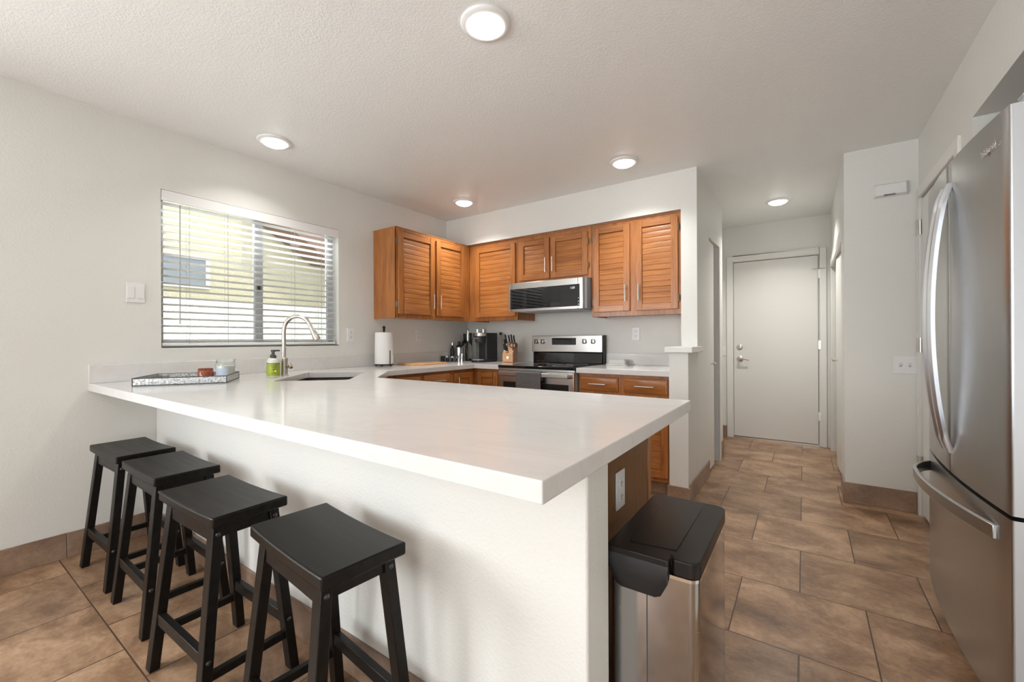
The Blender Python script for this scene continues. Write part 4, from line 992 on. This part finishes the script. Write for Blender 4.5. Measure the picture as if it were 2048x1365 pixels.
MB().lathe([(1e-6, 0.04), (0.018, 0.04), (0.018, 0.056), (1e-6, 0.057)], (0, 0, 0), 18).build('cap', 'chrome', o)
place(lathe_thing('drinking_glass', 'short clear stemmed glass in front of the steel shaker', 'glass', 0, [(1e-6, 0), (0.022, 0), (0.004, 0.004), (0.004, 0.02), (0.022, 0.035), (0.026, 0.06), (0.024, 0.06), (0.020, 0.036), (1e-6, 0.024)], 'glass', G), 0.180, -0.415)
def bottle(name, label, x, y, H, r, m, cap='black_plastic', lab=None, neck=0.012, sh=0.62, cat='bottle', caph=0.03):
    o = thing(name, label, cat, (x, y, TZ + 0.0005), group=G, world=False)
    MB().lathe([(1e-6, 0), (r * 0.95, 0), (r, 0.004), (r, H * sh), (r * 0.8, H * (sh + 0.07)), (neck, H * (sh + 0.16)), (neck, H - caph * 0.4), (1e-6, H - caph * 0.4)], (0, 0, 0), 24).build('glass_body', m, o)
    MB().lathe([(neck + 0.002, H - caph), (neck + 0.002, H), (1e-6, H)], (0, 0, 0), 16).build('cap', cap, o)
    if lab: MB().lathe([(r + 0.0004, H * 0.12), (r + 0.0008, H * 0.13), (r + 0.0008, H * sh * 0.85), (r + 0.0004, H * sh * 0.87)], (0, 0, 0), 24).build('label_wrap', lab, o)
    return o
bottle('wine_bottle', 'tall dark green wine bottle with cream label in the corner', 0.062, -0.125, 0.300, 0.037, 'green_glass', lab='cream_label', neck=0.014)
bottle('liquor_bottle', 'slim black bottle behind the wine bottle in the corner', 0.088, -0.054, 0.310, 0.030, 'black_plastic', neck=0.013)
bottle('liquor_bottle', 'short black bottle with silver stopper left of the steel shaker', 0.047, -0.310, 0.200, 0.022, 'black_plastic', cap='chrome', neck=0.009)
o = thing('cocktail_shaker', 'steel cocktail shaker with black top on the dark mat', 'shaker', (0.105, -0.265, TZ + 0.0005), group=G, world=False)
MB().lathe([(1e-6, 0), (0.032, 0), (0.038, 0.14), (0.036, 0.15), (1e-6, 0.15)], (0, 0, 0), 24).build('cup', 'chrome', o)
MB().lathe([(0.036, 0.15), (0.034, 0.165), (0.016, 0.178), (0.016, 0.205), (0.012, 0.212), (1e-6, 0.213)], (0, 0, 0), 24).build('cap', 'black_plastic', o)
place(lathe_thing('jigger', 'small polished steel jigger in front of the wine bottle', 'jigger', 0, [(1e-6, 0), (0.021, 0), (0.018, 0.03), (0.022, 0.085), (0.020, 0.085), (1e-6, 0.05)], 'chrome', G), 0.205, -0.335)
bottle('decanter', 'tall clear glass decanter with round silver stopper in the corner', 0.188, -0.215, 0.290, 0.042, 'glass', cap='chrome', neck=0.011, sh=0.55, cat='decanter', caph=0.07)
o = bpy.data.objects[[x.name for x in bpy.data.objects if x.get('category') == 'decanter'][0]]
MB().sphere((0, 0, 0.337), 0.016, 14).tube([(0, 0, 0.28), (0, 0, 0.33)], 0.008, 12).build('stopper', 'chrome', o)
bottle('liquor_bottle', 'clear square-shouldered bottle with red cap beside the coffee maker', 0.170, -0.070, 0.305, 0.036, 'glass', cap='red', neck=0.016, sh=0.7, caph=0.045)
bottle('liquor_bottle', 'clear bottle with round steel stopper behind the coffee maker', 0.265, -0.145, 0.345, 0.034, 'glass', cap='chrome', neck=0.013, caph=0.04)
bottle('liquor_bottle', 'second clear bottle with steel stopper behind the coffee maker', 0.275, -0.055, 0.345, 0.034, 'glass', cap='chrome', neck=0.013, caph=0.04)
bottle('liquor_bottle', 'clear bottle standing between coffee maker and knife block', 0.525, -0.070, 0.310, 0.030, 'glass', cap='black_plastic', neck=0.013, sh=0.7)

# coffee maker
yaw = math.radians(-4)
t = thing('coffee_maker', 'black single-cup coffee maker with silver top ring in the back corner', 'coffee maker', (0.475, -0.275, TZ + 0.0005), yaw, world=False)
MB().prism(rrect(-0.062, 0.062, -0.165, 0.135, 0.03), 0, 0.022).build('base', 'black_plastic', t, bevel=0.003)
MB().prism(rrect(-0.060, 0.060, -0.045, 0.135, 0.02), 0.022, 0.302).build('tower', 'black_plastic', t, bevel=0.004)
MB().lathe([(1e-6, 0.195), (0.044, 0.195), (0.056, 0.21), (0.058, 0.268), (1e-6, 0.268)], (0, -0.075, 0), 30).build('brew_head', 'black_plastic', t)
MB().lathe([(0.058, 0.268), (0.061, 0.272), (0.060, 0.298), (0.052, 0.304), (1e-6, 0.305)], (0, -0.075, 0), 30).build('top_ring', 'nickel', t)
MB().prism(rrect(-0.045, 0.045, -0.155, -0.055, 0.02), 0.022, 0.030).build('drip_tray', 'gray_plastic', t)
text('KEURIG', 0.014, 'gray_plastic', t, frame((0, -0.1335, 0.245), (1, 0, 0), (0, 0, 1)), 'lettering')

# knife block
t = thing('knife_block', 'light wood knife block filled with black-handled knives and scissors', 'knife block', (0.765, -0.235, TZ + 0.0005), math.radians(14), world=False)
m = MB(); V = [(-0.055, -0.07, 0), (-0.055, 0.055, 0), (-0.055, 0.075, 0.185), (-0.055, 0.015, 0.205), (-0.055, -0.07, 0.095)]
V2 = [(-x, y, z) for x, y, z in V]; m.add(V + V2, [(0, 1, 2, 3, 4), (9, 8, 7, 6, 5), (0, 5, 6, 1), (1, 6, 7, 2), (2, 7, 8, 3), (3, 8, 9, 4), (4, 9, 5, 0)])
m.build('block', 'block', t, bevel=0.003)
MB().box(-0.056, 0.056, -0.078, -0.068, 0.008, 0.096).build('front_panel', 'maple', t, bevel=0.002)
MB().lathe([(0.0, 0), (0.012, 0), (0.012, -0.003), (1e-6, -0.004)], (0, -0.078, 0.05), 16, axis=1).build('badge', 'chrome', t)
dv = Vector((0, -0.42, 0.9)).normalized()
for k, (x, y, z, L_) in enumerate(((-0.038, 0.0, 0.19, 0.10), (-0.012, 0.02, 0.20, 0.085), (0.014, 0.022, 0.20, 0.09), (0.04, 0.02, 0.20, 0.08), (-0.038, -0.03, 0.155, 0.085), (-0.042, -0.048, 0.125, 0.07), (-0.026, -0.055, 0.115, 0.07), (-0.010, -0.055, 0.115, 0.06))):
    a = Vector((x, y, z)); s_ = MB(); s_.bar(a - dv * 0.01, a + dv * L_, 0.013, 0.019, up=(0, 1, 0)); kn = s_.build('knife', 'black_plastic', t, bevel=0.004)
    MB().bar(a - dv * 0.012, a + dv * 0.006, 0.0135, 0.0195, up=(0, 1, 0)).build('bolster', 'chrome', kn)
m = MB()
for s_ in (-1, 1):
    cc = Vector((0.045 + s_ * 0.017, -0.035, 0.175)); ring = [cc + Vector((0.018 * math.cos(a), -0.004, 0.022 * math.sin(a))) for a in [2 * PI * k / 18 for k in range(19)]]
    m.tube(ring, 0.004, 8, cap=False)
m.tube([(0.045, -0.04, 0.15), (0.045, -0.045, 0.10)], 0.006, 8); m.build('scissors', 'black_plastic', t)

# butter dish
t = thing('butter_dish', 'white ceramic butter dish with lid right of the range', 'butter dish', (1.845, -0.115, TZ + 0.0005), math.radians(3), world=False)
MB().prism(rrect(-0.10, 0.10, -0.045, 0.045, 0.02), 0, 0.010).build('plate', 'ceramic', t, bevel=0.004, seg=3)
m = MB(); a = rrect(-0.080, 0.080, -0.036, 0.036, 0.012); b = rrect(-0.068, 0.068, -0.027, 0.027, 0.012); k = len(a)
m.add([(x, y, 0.010) for x, y in a] + [(x, y, 0.050) for x, y in b], [tuple(range(k - 1, -1, -1)), tuple(range(k, 2 * k))] + [(i, (i + 1) % k, k + (i + 1) % k, k + i) for i in range(k)])
m.build('lid', 'ceramic', t, bevel=0.006, seg=3)

# ================================================================== PLATES, CHIME, LIGHTS
def plate(name, label, cat, c, facing, w, h, kind, group=None):
    """facing '+x', '-y': normal direction; c centre on the wall"""
    t = thing(name, label, cat, c)
    d = {'+x': (Vector((0, 1, 0)), Vector((1, 0, 0))), '-y': (Vector((1, 0, 0)), Vector((0, -1, 0)))}[facing]
    c = Vector(c); u_, n_ = d
    def bx(a0, a1, z0, z1, d0, d1):
        p = c + u_ * a0 + n_ * d0 + Vector((0, 0, z0)); q = c + u_ * a1 + n_ * d1 + Vector((0, 0, z1)); m = MB()
        return m.box(min(p.x, q.x), max(p.x, q.x), min(p.y, q.y), max(p.y, q.y), p.z, q.z)
    bx(-w / 2, w / 2, -h / 2, h / 2, 0, 0.006).build('cover_plate', 'plate', t, bevel=0.002)
    if kind == 'outlet':
        for s_ in (-1, 1):
            o = bx(-0.016, 0.016, s_ * 0.021 - 0.014, s_ * 0.021 + 0.014, 0.006, 0.0085).build('receptacle', 'plate', t, bevel=0.003)
            for aa in (-0.006, 0.006): bx(aa - 0.0012, aa + 0.0012, s_ * 0.021 - 0.003, s_ * 0.021 + 0.006, 0.0084, 0.0090).build('slot', 'slot', o)
            bx(-0.0022, 0.0022, s_ * 0.021 - 0.0105, s_ * 0.021 - 0.0065, 0.0084, 0.0090).build('slot', 'slot', o)
    elif kind == 'switch2':
        for aa in (-0.023, 0.023):
            bx(aa - 0.006, aa + 0.006, -0.012, 0.012, 0.006, 0.008).build('toggle_frame', 'gray_plastic', t)
            bx(aa - 0.0045, aa + 0.0045, -0.002, 0.010, 0.008, 0.018).build('toggle', 'plate', t, bevel=0.001)
    elif kind == 'rocker2':
        for aa in (-0.022, 0.022): bx(aa - 0.016, aa + 0.016, -0.033, 0.033, 0.006, 0.009).build('rocker', 'plate', t, bevel=0.0015)
    elif kind == 'rocker1': bx(-0.016, 0.016, -0.033, 0.033, 0.006, 0.009).build('rocker', 'plate', t, bevel=0.0015)
    return t
plate('light_switch', 'white double switch plate on the wall left of the window', 'light switch', (0.0, -2.967, 1.427), '+x', 0.085, 0.115, 'rocker2')
plate('wall_outlet', 'white outlet on the wall just right of the window', 'outlet', (0.0, -1.543, 1.193), '+x', 0.070, 0.115, 'outlet')
plate('wall_outlet', 'white outlet on the wall above the cutting board', 'outlet', (0.0, -0.762, 1.190), '+x', 0.070, 0.115, 'outlet')
plate('wall_outlet', 'white outlet on the back wall right of the range', 'outlet', (1.975, 0.0, 1.193), '-y', 0.070, 0.115, 'outlet')
plate('wall_outlet', 'white outlet on the back wall behind the knife block', 'outlet', (0.575, 0.0, 1.198), '-y', 0.070, 0.115, 'outlet')
plate('wall_outlet', 'white outlet on the brown peninsula end above the trash can', 'outlet', (2.728, -2.452, 0.665), '+x', 0.072, 0.118, 'outlet')
plate('light_switch', 'white two-toggle switch plate beside the door near the refrigerator', 'light switch', (3.762, 0.01, 0.965), '-y', 0.114, 0.115, 'switch2')
plate('light_switch', 'narrow white switch plate at the far end of the passage left of the door', 'light switch', (2.437, 1.76, 1.0), '-y', 0.055, 0.11, 'rocker1')
t = thing('door_chime', 'white rectangular door chime high on the passage wall by the refrigerator', 'door chime', (3.695, 0.01, 2.135))
m = MB(); V = [(3.607, 0.01, 2.088), (3.783, 0.01, 2.088), (3.783, 0.01, 2.180), (3.607, 0.01, 2.180), (3.618, -0.030, 2.096), (3.768, -0.030, 2.096), (3.768, -0.030, 2.164), (3.618, -0.030, 2.164)]
m.add(V, [(3, 2, 1, 0), (4, 5, 6, 7), (0, 1, 5, 4), (1, 2, 6, 5), (2, 3, 7, 6), (3, 0, 4, 7)]); ch = m.build('cover', 'plate', t, bevel=0.003)
for i in range(9): MB().box(3.656 + i * 0.0066, 3.6595 + i * 0.0066, -0.0312, -0.026, 2.089, 2.099).build('vent_slot', 'slot', ch)

def ceiling_light(x, y, label, power=5.5):
    t = thing('ceiling_light', label, 'ceiling light', (x, y, CZ), group='round ceiling lights', world=True)
    MB().lathe([(0.102, 0.0), (0.1025, -0.004), (0.098, -0.010), (0.080, -0.014), (0.074, -0.012), (0.074, 0.0)], (x, y, CZ), 44).build('trim_ring', 'plate', t, ang=60)
    MB().lathe([(0.074, -0.010), (0.066, -0.022), (0.045, -0.032), (0.02, -0.036), (1e-6, -0.037)], (x, y, CZ), 36).build('diffuser', 'lamp', t, ang=80)
    d = bpy.data.lights.new('ceiling_lamp', 'AREA'); d.shape = 'DISK'; d.size = 0.13; d.energy = power; d.color = (1.0, 0.98, 0.925); d.spread = math.radians(125)
    o = bpy.data.objects.new('ceiling_lamp', d); COL.objects.link(o); o.parent = t; o.location = (0, 0, -0.040)
for x, y, lb in ((2.145, -2.386, 'large round white ceiling light above the peninsula, nearest in view'), (0.388, -2.363, 'round ceiling light near the left wall above the window'),
                 (0.593, -0.737, 'round ceiling light in the corner above the left wall cabinet'), (2.136, -0.741, 'round ceiling light in front of the tall right wall cabinet'),
                 (3.017, 0.947, 'round ceiling light in the passage before the far door'),
                 (1.0, -4.75, 'added unseen ceiling light over the dining side behind the camera, left'), (3.0, -4.9, 'added unseen ceiling light over the dining side behind the camera, right')):  # the dining side pair is added out of view for extra bounce light
    ceiling_light(x, y, lb, 7.2 if y > 0 else 2.0 if y < -4 else 2.4 if x < 1 and y < -2 else 4.5)
for o in bpy.data.objects:
    if '_w' in o: del o['_w']
